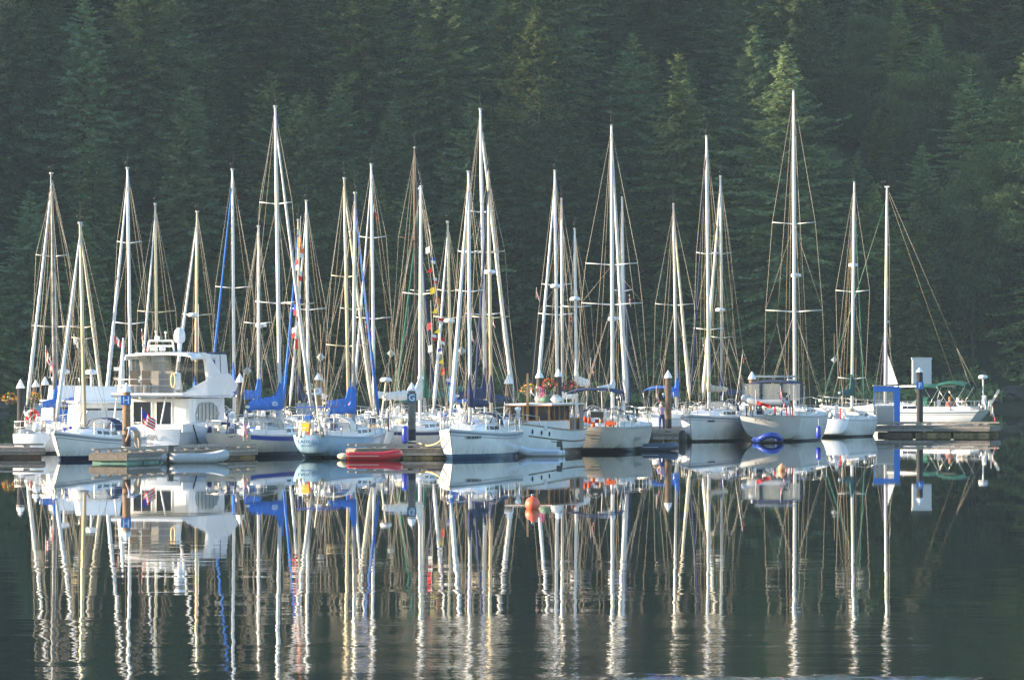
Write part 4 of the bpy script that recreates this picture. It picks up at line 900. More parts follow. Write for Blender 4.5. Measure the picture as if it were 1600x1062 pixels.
# radar post, outboard and stern frame of the broadside sloop
h = rs[1]; x = sx0(rs)
q = MB(); q.tube([(x+0.7, -1.0, h.fb-0.1), (x+0.7, -1.0, zrow(592, rs[3]))], 0.055, 8); q.build('radar_pole', alum, rs[0])
q = MB(); q.smooth = True; z = zrow(592, rs[3]); q.lathe([(0.05, z), (0.30, z+0.04), (0.32, z+0.18), (0.22, z+0.27), (0.01, z+0.29)], (x+0.7, -1.0, 0), 16); q.build('radar_dome', white, rs[0])
q = MB(); q.box((x+0.15, 0.5, h.fb+0.75), (0.28, 0.30, 0.55), taper=0.8); q.box((x+0.1, 0.5, h.fb+0.30), (0.12, 0.10, 0.6)); q.build('outboard_motor', white, rs[0])
q = MB(); q.prism([(0.1,0.3),(0.25,0.2),(-0.35,1.35),(-0.50,1.45),(-0.52,1.25)], -0.08, 0.0, 'y'); o = q.build('stern_paddle', cream, rs[0]); o.location = (x, -0.7, h.fb)
q = MB(); q.box((x+1.4, -h.half(.1)-0.012, h.fb-0.45), (0.9, 0.02, 0.18)); q.build('name_panel', letter, rs[0])
for t in (0.30, 0.36, 0.5):
    p = h.edge(t, -1, -0.42); q = MB(); q.box((p.x, p.y-0.0, p.z), (0.42, 0.05, 0.14)); q.build('hull_port', glass, rs[0])
awning(h, rs[0], green, t=0.26, ln=1.5, wd=0.66, z=1.75, name='awning')
q = MB(); q.add([(rs[2]-0.15,0.02,3.0), (rs[2]-0.9,0.02,3.05), (rs[2]-0.15,0.02,5.1), (rs[2]-0.15,-0.02,3.0), (rs[2]-0.9,-0.02,3.05), (rs[2]-0.15,-0.02,5.1)], [(0,1,2),(5,4,3),(0,3,4,1),(1,4,5,2),(2,5,3,0)]); q.build('sail_corner', whitecv, rs[0])
# hoop awning with clear windows and hull ports of the tallest-masted sloop
h = tl[1]; x = sx0(tl)
awning(h, tl[0], navy, t=0.03, ln=3.0, wd=0.80, z=2.05, name='cockpit_roof')
for sd in (-1, 0, 1):
    q = MB(); q.box((x+0.55, sd*1.18, h.fb+1.38), (0.03, 1.0, 0.95)); q.build('clear_panel', clear, tl[0])
for y in (-1.75, -0.6, 0.6, 1.75):
    q = MB(); q.box((x+0.52, y, h.fb+1.3), (0.05, 0.05, 1.25)); q.build('window_strip', navy, tl[0])
for t in (0.42, 0.47):
    p = h.pt(t, 0.28, -1); q = MB(); q.box((p.x, p.y-0.01, h.fb-0.50), (0.30, 0.06, 0.12)); q.build('hull_port', glass, tl[0])
text('boat_name', 'KAYA', 0.26, greyl, tl[0], (x-0.10, 0.35, h.fb-0.22), AFT, 1.5)
for y in (-1.15, 1.15):
    q = MB(); q.tube([(x+0.4, y, h.fb), (x-0.1, y, h.fb+1.25), (x-0.95, y, h.fb+1.15)], 0.035, 6); q.build('davit', steel, tl[0])
q = MB(); q.box((x+2.3, 0, 3.72), (0.55, 2.4, 0.12)); q.build('solar_panel', stripegrey, tl[0])

# hanging fenders, each a thing of its own
def fender(px, row, d, m, label, ln=0.55, r_=0.12):
    z = zrow(row, d); q = MB(); q.smooth = True; q.lathe([(0.02,-ln/2-.06),(r_*.8,-ln/2),(r_,-ln/2+.1),(r_,ln/2-.1),(r_*.8,ln/2),(0.02,ln/2+.06)], n=10)
    o = q.build('fender', m, None); o.location = ((px-800)/F*d, d, z); tag(o, label, 'fender', 'fenders hanging on the boats')
    q = MB(); q.tube([(0,0,ln/2), (0,0,ln/2+0.5)], 0.012, 4); q.build('fender_line', wrope, o)
bluef = mat('blue_fender_vinyl', (0.02, 0.045, 0.42), 0.35)
fender(1279, 675, 357, bluef, 'long blue fender hanging at the side of the tallest-masted sloop', 0.62, .14)
fender(633, 679, 303, bluef, 'blue fender hanging left of piling G', 0.75, 0.16)
fender(101, 676, 300, bluef, 'bright blue fender on the rail of the stern-on boat at far left', 0.35, 0.11)
fender(110, 673, 302, mat('violet_fender_vinyl', (0.07,0.04,0.40), .35), 'violet fender beside the bright blue one at far left', 0.35, 0.11)
fender(57, 668, 303, white, 'round white fender in front of the grey cabinet at far left', 0.30, 0.20)
fender(1015, 681, 352, blackm, 'black round fender at the end of the short float', 0.5, 0.2)
fender(1066, 683, 358, blackm, 'black fender between the short float and the plain white bow', 0.7, 0.2)

# ------------------------------------------------------------------ inflatable dinghies
def inflatable(label, px, row, L, W, r_, m, heading, z0=0.0, bow=0.22, motor=None, nose=None, stripe=None, seat=True, pos=None, cat='dinghy', floor=None, rub=None):
    t = thing('inflatable_dinghy', label, cat, pos if pos is not None else at(px, row), math.radians(heading), 'small inflatable boats')
    t.location.z = z0
    path = []
    for i in range(25):
        u = i/24; 
        if u < 0.36: x = -L/2 + u/0.36*L*0.62; y = W/2-r_; z = r_*0.85
        elif u > 0.64: x = -L/2 + (1-u)/0.36*L*0.62; y = -(W/2-r_); z = r_*0.85
        else:
            a = (u-0.36)/0.28*math.pi; x = -L/2+L*0.62 + math.sin(a)*(L*0.38-r_); y = math.cos(a)*(W/2-r_); z = r_*0.85 + bow*math.sin(a)**1.5
        path.append((x, y, z))
    q = MB(); rs_ = [r_*0.55] + [r_]*23 + [r_*0.55]; q.tube(path, rs_, 10); q.build('tube', m, t)
    q = MB(); q.box((-L*0.06, 0, r_*0.45), (L*0.78, W-2*r_, 0.06)); q.build('floor_board', floor or teak, t)
    q = MB(); q.box((-L/2+0.22, 0, r_*1.05), (0.06, W-2*r_+0.06, r_*1.7)); q.build('transom_board', greyl if motor else teak, t)
    if seat: q = MB(); q.box((-L*0.05, 0, r_*1.55), (0.26, W-2*r_+0.1, 0.045)); q.build('seat', whitecv, t)
    q = MB(); q.tube([(x, y*1.0+(0.93*r_ if y > 0 else -0.93*r_)*(1 if abs(x) < L*.5 else 0)*(1 if x < -L/2+L*0.62 else 0), z+0.02) for x, y, z in path if x < -L/2+L*0.62 and y > 0], 0.022, 4); q.build('rub_strip', rub or greyl, t)
    q = MB(); q.tube([(x, y - 0.93*r_, z+0.02) for x, y, z in path if x < -L/2+L*0.62 and y < 0], 0.022, 4); q.build('rub_strip', rub or greyl, t)
    if nose:
        q = MB(); q.smooth = True; q.ball((-L/2-0.02, W/2-r_, r_*0.85), r_*0.8, 8, 6, (1.8,.9,.9)); q.ball((-L/2-0.02, -W/2+r_, r_*0.85), r_*0.8, 8, 6, (1.8,.9,.9)); q.build('tube_end_cone', nose, t)
    if motor:
        q = MB(); q.smooth = False; q.box((-L/2+0.20, 0, r_*2+0.20), (0.28, 0.22, 0.30), taper=0.8); q.box((-L/2+0.10, 0, r_*1.25), (0.10, 0.09, r_*2.0)); mo = q.build('outboard_motor', motor, t)
        q = MB(); q.tube([(-L/2+0.18, 0, r_*2+0.26), (-L/2+0.62, 0.05, r_*2+0.32)], 0.02, 5); q.build('tiller', blackm, mo)
    return t
inflatable('red inflatable dinghy lying across the G float, pale cone ends to the left', 584, 718.5, 2.75, 1.5, 0.21, redtube, 4, nose=mat('cream_cone', (.75,.6,.38), .5), bow=0.12, rub=mat('cream_strip', (.6,.5,.35), .6), floor=redm)
inflatable('second smaller red inflatable behind the right end of the first', 622, 715.5, 1.7, 1.1, 0.20, redtube, 8, bow=0.10, seat=False, floor=redm)
inflatable('pale grey inflatable with dark outboard in front of the yacht stern', 309, 723, 3.1, 1.6, 0.235, greytube, 25, motor=outb, bow=0.18)
inflatable('white and blue rigid inflatable in front of the wooden cruiser', 840, 712.5, 2.55, 1.4, 0.20, whitetube, 172, bow=0.22, motor=outb, floor=stripeblue, rub=stripeblue)
inflatable('navy inflatable with grey sides between beige sloop and short float', 1021, 704, 2.6, 1.6, 0.21, navytube, 2, bow=0.08, motor=None, rub=greytube, nose=greytube)
inflatable('royal blue inflatable seen end-on below the hoisted grey dinghy', 1201, 691.5, 2.4, 1.62, 0.17, mat('royal_blue_inflatable', (.015,.05,.34), .4), -84, bow=0.30, motor=None, floor=blackm, rub=navy)
pd = tl[0].location; hx = Vector((math.cos(tl[0].rotation_euler.z), math.sin(tl[0].rotation_euler.z), 0))
inflatable('grey inflatable dinghy hoisted on davits behind the tallest-masted sloop', 0, 0, 2.75, 1.45, 0.21, greytube, 172, z0=2.05, bow=0.26, motor=outb, pos=pd + hx*(sx0(tl)-0.75) + Vector((-0.15, 0, 0)))

# ------------------------------------------------------------------ mooring buoys
def buoy(px, row, r_, label, m):
    o = thing('mooring_buoy', label, 'buoy', at(px, row), 0); q = MB(); q.ball((0,0,r_*0.62), r_, 18, 12); q.build('float_ball', m, o)
    q = MB(); q.lathe([(r_*.22, r_*1.55), (r_*.22, r_*1.72), (r_*.1, r_*1.76)], n=8); q.build('top_fitting', m, o)
    q = MB(); q.tube([(r_*.12*math.cos(a)+0, 0, r_*1.85+r_*.16*math.sin(a)) for a in [i*math.pi/5 for i in range(11)]], r_*.04, 4); q.build('ring', steel, o)
obu = mat('faded_orange_buoy', (0.85, 0.10, 0.045), 0.45, noise=0.25, nscale=4, col2=(0.70, 0.22, 0.12))
buoy(832, 794.5, 0.235, 'orange-red ball buoy floating alone in front of the wooden cruiser', obu)
buoy(1221.5, 735, 0.17, 'small pale orange buoy floating below the tallest-masted sloop', mat('pale_orange_buoy', (.85,.32,.16), .5))

pole(kk, (389, 376), 582, 668, False, rope)
def reflector(b, px, row, label=None):
    d = b[3]; p = local(b[0], Vector(((px-800)/F*d, d-2, zrow(row, d)))); q = MB(); q.box(p, (.02,.30,.30), Matrix.Rotation(.78,3,'X')); q.box(p, (.30,.30,.02), Matrix.Rotation(.78,3,'Z')); q.box(p, (.30,.02,.30), Matrix.Rotation(.78,3,'Y')); q.build('radar_reflector', alu2, b[0])
    q = MB(); q.tube([p, p+Vector((0,0,1.6))], .01, 4); q.build('reflector_line', rope, b[0])
reflector(kk, 389, 579); reflector(ev, 503, 558); reflector(gr, 612, 552); reflector(gs, 1301, 562); reflector(nb_, 722, 548)


# ------------------------------------------------------------------ motor yacht
def motor_yacht():
    L = 13.2; s = 0.235; st = at(228, 714.0); hd = Vector((s, math.sqrt(1-s*s), 0)); o = st + hd*(L/2*0.86)
    root = thing('motor_yacht', 'large white motor yacht with flybridge and satellite dome', 'motor yacht', o, math.atan2(hd.y, hd.x)); root.scale = (0.86, 0.85, 1.0)
    h = Hull(L, 4.5, 1.30, bowrise=0.9, stern=0.90, keel_stern=-0.25, rake=0.10, transom_rake=0.0, round_=0.35, full=0.8)
    build_hull(h, HM['white_navy'], root); X = -L/2
    q = MB(); q.box((X-0.45, 0, 0.36), (0.95, 3.7, 0.12)); q.build('swim_platform', white, root)
    q = MB(); q.box((X+0.06, 0, 1.42), (0.14, 4.0, 0.34)); q.build('stern_bulwark', white, root)
    for sd in (1, -1):
        q = MB(); q.prism([(X, 1.2), (X+2.6, 1.2), (6.0, 1.6), (6.0, 1.85), (X+2.6, 1.62), (X, 1.60)], sd*2.13-0.05, sd*2.13+0.05); q.build('side_bulwark', white, root)
    # saloon
    q = MB(); q.box(((X+2.6+3.2)/2, 0, 2.0), (3.2-X-2.6, 3.5, 1.62)); q.build('saloon', white, root)
    xa = X+2.6-0.02
    for y0, y1 in ((1.55, 0.45), (0.18, -0.75)):
        q = MB(); q.box((xa, (y0+y1)/2, 2.08), (0.05, abs(y0-y1), 1.16)); w = q.build('saloon_window', glass, root)
        q = MB()
        for yy in (y0, y1): q.box((xa-0.02, yy, 2.08), (0.07, 0.07, 1.24))
        for zz in (1.48, 2.68): q.box((xa-0.02, (y0+y1)/2, zz), (0.065, abs(y0-y1)-0.08, 0.06))
        q.build('window_frame', white, w)
    q = MB(); q.box((xa, -1.25, 2.0), (0.06, 0.7, 1.5)); q.build('side_door', white, root)
    # arched side windows with bars
    for sd in (1, -1):
        pts = [(-2.6,1.72), (1.7,1.72), (2.1,2.05), (1.5,2.42), (0.6,2.62), (-1.6,2.62), (-2.4,2.40), (-2.7,2.05)]
        q = MB(); q.prism(pts, sd*1.765-0.02, sd*1.765+0.02); w = q.build('side_window', mat('pale_tinted_glass', (0.30,0.36,0.34), .1, spec=.9), root)
        for k in range(6):
            x = -2.2+0.75*k; zt = 2.60 if x < 0.8 else 2.40; q = MB(); q.box((x, sd*1.80, (1.74+zt)/2), (0.06, 0.02, zt-1.76)); q.build('window_bar', stripegrey, w)
        q = MB(); q.prism([(-3.2,1.55),(-3.0,1.5),(2.3,1.5),(3.1,2.1),(2.4,2.8),(-3.2,2.8)], sd*1.752-0.006, sd*1.752+0.006); q.build('window_surround', white, root)
    # flybridge deck with overhang
    q = MB(); q.prism([(X+0.25, 2.9), (3.4, 2.82), (4.0, 3.0), (3.6, 3.12), (X+0.2, 3.08), (X+0.1, 3.0)], -2.12, 2.12); q.build('flybridge_deck', white, root)
    q = MB(); q.box(((X+3.2)/2, -2.135, 2.93), (3.0-X, 0.02, 0.035)); q.build('deck_edge_stripe', stripegrey, root)
    q = MB(); q.box((X+0.09, 0, 2.95), (0.02, 4.2, 0.03)); q.build('deck_edge_stripe', stripegrey, root)
    for sd in (1, -1):
        q = MB(); q.tube([(X+0.6, sd*1.0 if sd < 0 else 1.9, 2.9), (X+0.25, sd*0.8 if sd < 0 else 2.0, 1.6)], 0.045, 6); q.build('deck_post', white, root)
    for sd in (1, -1):
        q = MB(); q.prism([(X+1.2,3.08), (3.3,3.08), (4.4,3.15), (4.9,3.45), (3.2,4.0), (0.8,4.05), (-0.4,3.80), (-2.5,3.55), (X+1.6,3.22)], sd*2.02-0.06, sd*2.02+0.06); q.build('flybridge_coaming', white, root)
        # arch leg sweeping up to the hardtop
        q = MB(); q.prism([(-0.9,3.7), (1.8,3.95), (-0.7,4.85), (-1.5,5.03), (-2.2,5.05), (-1.35,4.6)], sd*1.93-0.09, sd*1.93+0.09); q.build('arch_leg', cream if sd > 0 else white, root)  # left leg in cream carries the sun's warm tint in its colour
    q = MB(); secs = []
    q.smooth = True
    for x, dz in ((-4.2,-0.05), (-3.2,0.0), (-1.8,0.02), (-0.6,0.0), (0.6,-0.03)):
        top = [Vector((x, 2.02*c, 5.06+dz-0.10*abs(c)**3-(0.22 if abs(c) > .99 else 0))) for c in (-1,-.97,-.8,-.5,0,.5,.8,.97,1)]
        bot = [Vector((x, 1.96*c, 4.96+dz-0.10*abs(c)**3-(0.16 if abs(c) > .99 else 0))) for c in (1,.97,.8,.5,0,-.5,-.8,-.97,-1)]
        secs.append(top+bot)
    q.loft(secs, closed=True, caps=True); q.build('hardtop', white, root)
    q = MB(); q.box((1.9, 0, 5.02), (2.6, 3.7, 0.10)); q.build('canvas_top', navy, root)
    for sd in (1, -1):
        q = MB(); q.prism([(0.4,4.95), (3.1,4.95), (3.5,4.0), (2.3,3.7), (0.9,4.1)], sd*1.90-0.012, sd*1.90+0.012); q.build('enclosure_panel', mat('white_vinyl_window', (.66,.70,.74), .2, spec=.8), root)
        for a, b in (((0.4,4.95),(0.9,4.1)), ((0.9,4.1),(2.3,3.7)), ((1.7,4.95),(1.9,3.9)), ((3.1,4.95),(3.5,4.0))):
            q = MB(); q.bar((a[0], sd*1.915, a[1]), (b[0], sd*1.915, b[1]), 0.05, 0.03); q.build('canvas_seam', navy, root)
    q = MB(); q.box((-3.9, 0.6, 4.35), (0.02, 2.5, 1.15)); q.build('clear_curtain', mat('smoky_vinyl', (.22,.24,.24), .15, spec=.4, alpha=.2), root)
    q = MB(); q.box((0.9, 0.2, 4.1), (0.03, 3.4, 1.0)); q.build('windscreen', mat('smoky_vinyl2', (.10,.12,.13), .1, alpha=.4), root)
    # chairs, console and table on the flybridge
    def chair(x, y):
        c = MB(); c.box((x, y, 3.52), (0.46, 0.44, 0.08)); c.box((x-0.20, y, 3.86), (0.06, 0.46, 0.62)); p = c.build('chair', mat('brown_wicker', (.10,.085,.07), .8, noise=.4, nscale=12), root)
        for dx in (-.18,.18):
            for dy in (-.18,.18):
                g = MB(); g.box((x+dx, y+dy, 3.29), (.04,.04,.42)); g.build('chair_leg', darkwood, p)
    chair(-5.6, 0.95); chair(-5.6, 0.25)
    q = MB(); q.box((-4.9, 0.6, 3.85), (0.5, 0.55, 0.05)); q.box((-4.9, 0.6, 3.45), (0.1, 0.1, 0.75)); q.build('table', whitecv, root)
    q = MB(); q.box((-4.7, -0.62, 3.55), (0.9, 0.62, 0.95)); q.build('wicker_locker', mat('grey_wicker', (.32,.29,.26), .8, noise=.4, nscale=14), root)
    q = MB(); q.box((-0.6, 0.5, 3.55), (0.5, 1.6, 0.75), taper=0.85); q.build('helm_console', whitecv, root)
    for yy in (0.95, 0.1): q = MB(); q.box((-1.5, yy, 3.7), (0.45, 0.55, 0.9), taper=.8); q.build('helm_seat', mat('tan_seat', (.32,.29,.25), .7), root)
    q = MB(); q.smooth = True; q.lathe([(0.02,3.25),(0.20,3.3),(0.20,4.05),(0.02,4.1)], (-5.3,-1.45,0), 12); q.build('liferaft_canister', white, root)
    q = MB(); n = 12; q.tube([(-5.55, -1.30+0.13*math.sin(a), 3.7+0.34*math.cos(a)) for a in [2*math.pi*i/n for i in range(n+1)]], 0.05, 6); q.build('life_ring', mat('faded_yellow', (.75,.52,.22), .6), root)
    # radar frame, domes and aerials
    q = MB()
    for a, b in (((0,1.15,5.1),(0,1.05,5.62)), ((0,1.05,5.62),(0,-0.35,5.62)), ((0,-0.35,5.62),(0,-0.45,5.1)), ((0,1.1,5.36),(0,-0.4,5.36))): q.bar((a[0]-2.6,a[1],a[2]), (b[0]-2.6,b[1],b[2]), 0.09, 0.09)
    q.build('radar_frame', white, root)
    q = MB(); q.smooth = True; q.lathe([(0.02,5.12),(0.17,5.13),(0.19,5.22),(0.15,5.33),(0.01,5.36)], (-2.9,0.15,0), 14); q.build('small_dome', white, root)
    q = MB(); q.box((-2.6, 0.75, 5.2), (0.3, 0.4, 0.14)); q.build('loudhailer', white, root)
    q = MB(); q.tube([(-2.6,-0.78,5.05), (-2.6,-0.78,5.6)], 0.11, 10); dm = q.build('dome_stand', white, root)
    q = MB(); q.smooth = True; q.lathe([(0.20,5.52),(0.31,5.60),(0.33,5.75),(0.33,5.92),(0.28,6.10),(0.17,6.22),(0.02,6.26)], (-2.6,-0.78,0), 18); q.build('satellite_dome', white, root)
    q = MB(); q.box((-2.6, 0.55, 5.74), (0.22, 0.28, 0.2)); q.build('radar_box', white, root)
    for y, z in ((0.62, 6.05), (0.05, 6.02)):
        q = MB(); q.tube([(-2.6,y,5.65),(-2.6,y,z)], 0.03, 6); q.ball((-2.6,y,z), 0.09, 8, 6, (1,1,.7)); q.build('gps_aerial', cream, root)
    for y in (-1.6,):
        q = MB(); q.tube([(-1.5,y,5.0),(-1.6,y,7.4)], 0.015, 4); q.build('whip_antenna', whitecv, root)
    # tall tapered boom standing on the aft deck
    q = MB(); q.tube([(X+0.9, 1.75, 3.1), (X+0.9, 1.62, 5.75)], [0.22, 0.05], 8); cr = q.build('deck_crane', white, root)
    q = MB(); q.box((X+0.9, 1.95, 4.25), (0.2, 0.42, 0.16)); q.build('crane_winch', white, cr)
    for y0, z in ((2.0, 3.45), (2.0, 3.75)):
        q = MB(); q.tube([(X+0.4, 2.0, z), (X+0.4, -1.9, z)], 0.012, 4); q.build('deck_rail', steel, root)
    text('boat_name', 'SARA', 0.36, greyl, root, (X-0.30, -0.25, 0.95), AFT, 1.3)
    text('home_port', 'SIDNEY BC', 0.13, greyl, root, (X-0.30, -0.12, 0.66), AFT, 1.3)
    q = MB(); q.box((X-0.015, -1.7, 1.12), (0.03, 0.32, 0.05)); q.build('stern_vent', stripegrey, root)
    q = MB(); q.tube([(X+2.0,-2.2,1.55),(X+2.3,-2.26,1.1),(X+2.8,-2.25,0.6),(X+3.4,-2.3,0.35)], 0.04, 5); q.build('shore_hose', blackm, root)
    return root
motor_yacht()

# a second, smaller white cruiser seen behind the small sloop at left
def small_cruiser(px, row, label, s=-0.2, L=10.0, cover=blue):
    hd = Vector((s, math.sqrt(1-s*s), 0)); root = thing('cabin_cruiser', label, 'motor boat', at(px, row)+hd*(L/2), math.atan2(hd.y, hd.x), 'small cabin cruisers behind the sailboats')
    h = Hull(L, 3.3, 1.1, bowrise=0.6, stern=0.9, keel_stern=-0.2, round_=0.4, full=0.8); build_hull(h, HM['white_dark'], root)
    q = MB(); q.prism([(-2.8,1.1),(2.4,1.1),(1.6,2.35),(-2.8,2.45)], -1.25, 1.25); q.build('cabin', white, root)
    for y in (-.62, .62):
        q = MB(); q.box((-2.83, y, 1.9), (0.04, 0.9, 0.6)); q.build('window', glass, root)
    q = MB(); q.box((-0.9, 0, 2.52), (4.6, 2.8, 0.10)); q.build('cabin_roof', white, root)
    q = MB(); q.box((-0.4, 0, 2.95), (2.0, 2.2, 0.75), taper=0.92); q.build('flybridge', white, root)
    q = MB(); q.box((-3.6, 0, 1.75), (1.4, 2.5, 0.7), taper=0.85); q.build('cockpit_cover', cover, root)
    q = MB(); q.tube([(-0.8,0.4,3.3),(-0.8,0.4,3.95)], 0.05, 6); q.build('radar_mast', white, root)
    q = MB(); q.smooth = True; q.lathe([(0.05,3.92),(0.30,3.95),(0.31,4.1),(0.22,4.18),(0.01,4.2)], (-0.8,0.4,0), 14); q.build('radar_dome', white, root)
    for sd in (1,-1):
        q = MB(); q.tube([(-1.4,sd*1.1,3.3),(-1.4,sd*1.1,3.75),(1.0,sd*1.0,3.75)], 0.018, 5); q.build('flybridge_rail', steel, root)
small_cruiser(128, 702, 'white cabin cruiser with blue cockpit cover and radar, behind the small sloop at left')
small_cruiser(172, 706, 'white cabin cruiser tucked between the small sloop and the motor yacht', cover=whitecv)

# ------------------------------------------------------------------ wooden cruiser
def wooden_cruiser():
    L = 11.0; s = -0.27; hd = Vector((s, -math.sqrt(1-s*s), 0)); stem = at(806, 711.5); o = stem - hd*(L/2*0.86)
    root = thing('wooden_cruiser', 'old white cruiser with varnished wheelhouse and wooden mast', 'motor boat', o, math.atan2(hd.y, hd.x)); root.scale = (0.86, 0.88, 0.97)
    h = Hull(L, 3.3, 1.22, bowrise=0.40, stern=0.74, keel_stern=0.02, rake=0.035, transom_rake=0.02, round_=0.45, full=0.62, draft=0.7); build_hull(h, HM['white_brown'], root, deck_m=teak)
    rail_strip(h, 'rub_strake', darkwood, root, -0.58, -0.52, 0.05, 0.93, proud=0.03)
    rail_strip(h, 'toe_rail', teak, root, -0.03, 0.05, 0.0, 1.0, proud=0.02)
    for sd in (1, -1):
        for t in (0.90, 0.83, 0.76):
            p = h.pt(t, 0.12, sd); q = MB(); q.ball((p.x, p.y, h.sheer(t)-0.30), 0.10, 10, 6, (1.0,.45,1.3)); q.build('porthole', blackm, root)
    zc = 1.25
    q = MB(); q.prism([(-1.6,zc),(3.4,zc),(3.4,1.72),(-1.6,1.72)], -1.18, 1.18); q.build('trunk_cabin', white, root)
    # wheelhouse of varnished posts and glass
    z0, z1 = 1.70, 2.50; x0, x1 = -1.8, 2.5; hw = 1.12
    q = MB(); q.box(((x0+x1)/2, 0, 1.62), (x1-x0, 2*hw, 0.30)); q.build('wheelhouse_sill', woodm, root)
    for x in (x0, -0.75, 0.35, 1.45, x1):
        for sd in (1, -1): q = MB(); q.box((x, sd*hw, (z0+z1)/2), (0.16, 0.09, z1-z0)); q.build('wheelhouse_post', woodm, root)
    for y in (-0.4, 0.4): q = MB(); q.box((x1, y, (z0+z1)/2), (0.09, 0.12, z1-z0)); q.build('wheelhouse_post', woodm, root)
    for a, b in ((x0,-0.75), (-0.75,0.35), (0.35,1.45), (1.45,x1)):
        for sd in (1, -1): q = MB(); q.box(((a+b)/2, sd*(hw-0.03), (z0+z1)/2), (b-a-0.17, 0.015, z1-z0-0.02)); q.build('window', glass, root)
    for y, w_ in ((-0.78,.6), (0,.66), (0.78,.6)): q = MB(); q.box((x1-0.02, y, (z0+z1)/2), (0.015, w_, z1-z0-0.02)); q.build('window', glass, root)
    q = MB(); q.prism([(x0-0.3,2.50),(x1+0.45,2.50),(x1+0.40,2.60),(x0-0.3,2.62)], -1.38, 1.38); q.build('wheelhouse_roof', whitecv, root)
    q = MB(); q.prism([(x0-0.31,2.48),(x1+0.47,2.48),(x1+0.47,2.53),(x0-0.31,2.53)], -1.40, 1.40); q.build('roof_edge', woodm, root)
    # aft shelter with grey panels
    q = MB(); q.prism([(-4.9,2.52),(-2.1,2.55),(-2.1,2.63),(-4.9,2.60)], -1.25, 1.25); q.build('aft_roof', whitecv, root)
    for x, w_ in ((-4.6,0.9), (-3.0,0.35)):
        for sd in (1,-1): q = MB(); q.box((x, sd*1.12, 1.85), (w_, 0.05, 1.35)); q.build('aft_panel', mat('grey_brown_panel', (.26,.20,.18), .7, noise=.2), root)
    q = MB(); q.box((-3.8, 0, 1.55), (2.2, 1.9, 0.6)); q.build('aft_bench', teak, root)
    q = MB(); q.tube([(3.0,0,1.5),(3.0,0,4.15)], [0.085,0.06], 8); ms = q.build('wooden_mast', mat('bright_varnish', (.62,.24,.03), .25, coat=.6, noise=.2), root)
    q = MB(); q.tube([(3.0,0,3.55),(-1.4,0,3.0)], 0.012, 4); q.build('mast_stay', wire, root)
    for sd in (1,-1): q = MB(); q.tube([(3.0,0,4.0),(2.6,sd*1.3,1.75)], 0.010, 4); q.build('mast_stay', wire, root)
    q = MB(); q.smooth = True; q.tube([(3.7,-0.35,1.6),(3.7,-0.35,2.2),(3.78,-0.35,2.38)], [0.10,0.11,0.19], 10); q.build('ventilator', white, root)
    q = MB(); q.box((4.3,0,1.72), (0.5,0.5,0.14)); q.build('hatch', teak, root)
    for sd in (1,-1):
        q = MB(); q.tube([h.edge(t,sd,0.5,.06) for t in (.99,.93,.84)], 0.014, 5)
        for t in (.99,.93,.84): q.tube([h.edge(t,sd,0,.06), h.edge(t,sd,.5,.06)], 0.012, 5)
        q.build('bow_rail', steel, root)
    # folded bicycles and bags lashed on the roof
    def bike(x, y, m, rot):
        q = MB()
        for cx in (-0.36, 0.36):
            n = 14; q.tube([(x+cx+0.27*math.cos(2*math.pi*i/n), y, 2.90+0.27*math.sin(2*math.pi*i/n)) for i in range(n+1)], 0.018, 5, caps=False)
        for a, b in (((-.36,2.9),(-.12,3.28)), ((-.12,3.28),(.25,3.25)), ((.25,3.25),(0,2.9)), ((0,2.9),(-.12,3.28)), ((.36,2.9),(.22,3.40)), ((-.36,2.9),(0,2.9))): q.tube([(x+a[0],y,a[1]),(x+b[0],y,b[1])], 0.022, 5)
        q.tube([(x+.22,y-.25,3.42),(x+.22,y+.25,3.42)], 0.016, 5); q.box((x-.14,y,3.34), (.24,.12,.05))
        o = q.build('bicycle', m, None); return tag(o, 'magenta folding bicycle on the roof of the wooden cruiser' if m is redm else 'dark bicycle lashed beside the magenta one on the roof', 'bicycle', 'bicycles on the cruiser roof')
    mg = mat('magenta_paint', (.55,.03,.16), .4)
    for (x, y, m, lb) in ((0.4, 0.2, mg, 'magenta bicycle standing on the roof of the wooden cruiser'), (-0.9, -0.3, greyl, 'grey bicycle lashed behind the magenta one on the cruiser roof')):
        b = bike(x, y, m, 0); b['label'] = lb; b.parent = None; b.location = root.location; b.rotation_euler = root.rotation_euler; b.scale = (0.86, 0.88, 0.97)
    r = random.Random(4)
    for i, (x, y, m, lb) in enumerate([(-1.5,.5,whitecv,'white bundle on the cruiser roof'), (-1.9,-.6,greyl,'grey bag at the back of the cruiser roof'), (-2.6,.2,whitecv,'pale rolled mat on the aft roof of the cruiser'), (-3.2,-.3,blackm,'black bag on the aft roof of the cruiser'), (1.9,.7,mat('dull_green', (.10,.2,.12), .7),'small green pot near the front of the cruiser roof')]):
        q = MB(); q.smooth = True; q.ball((0,0,.16), .24, 10, 6, (1.3,1,.72)); q.tube([(-.2,0,.3),(0,0,.40),(.2,0,.3)], .02, 5); o = q.build('roof_bag', m); tag(o, lb, 'bag', 'bags on the cruiser roof')
        p = Vector((x*.86,y*.88,0)); a = root.rotation_euler.z; o.location = root.location + Vector((p.x*math.cos(a)-p.y*math.sin(a), p.x*math.sin(a)+p.y*math.cos(a), 2.55)); o.rotation_euler = (0,0,a+i)
    q = MB(); q.box((-5.62, -0.2, 0.75), (0.14, 0.3, 1.5)); q.build('rudder_post', darkwood, root)
wooden_cruiser()

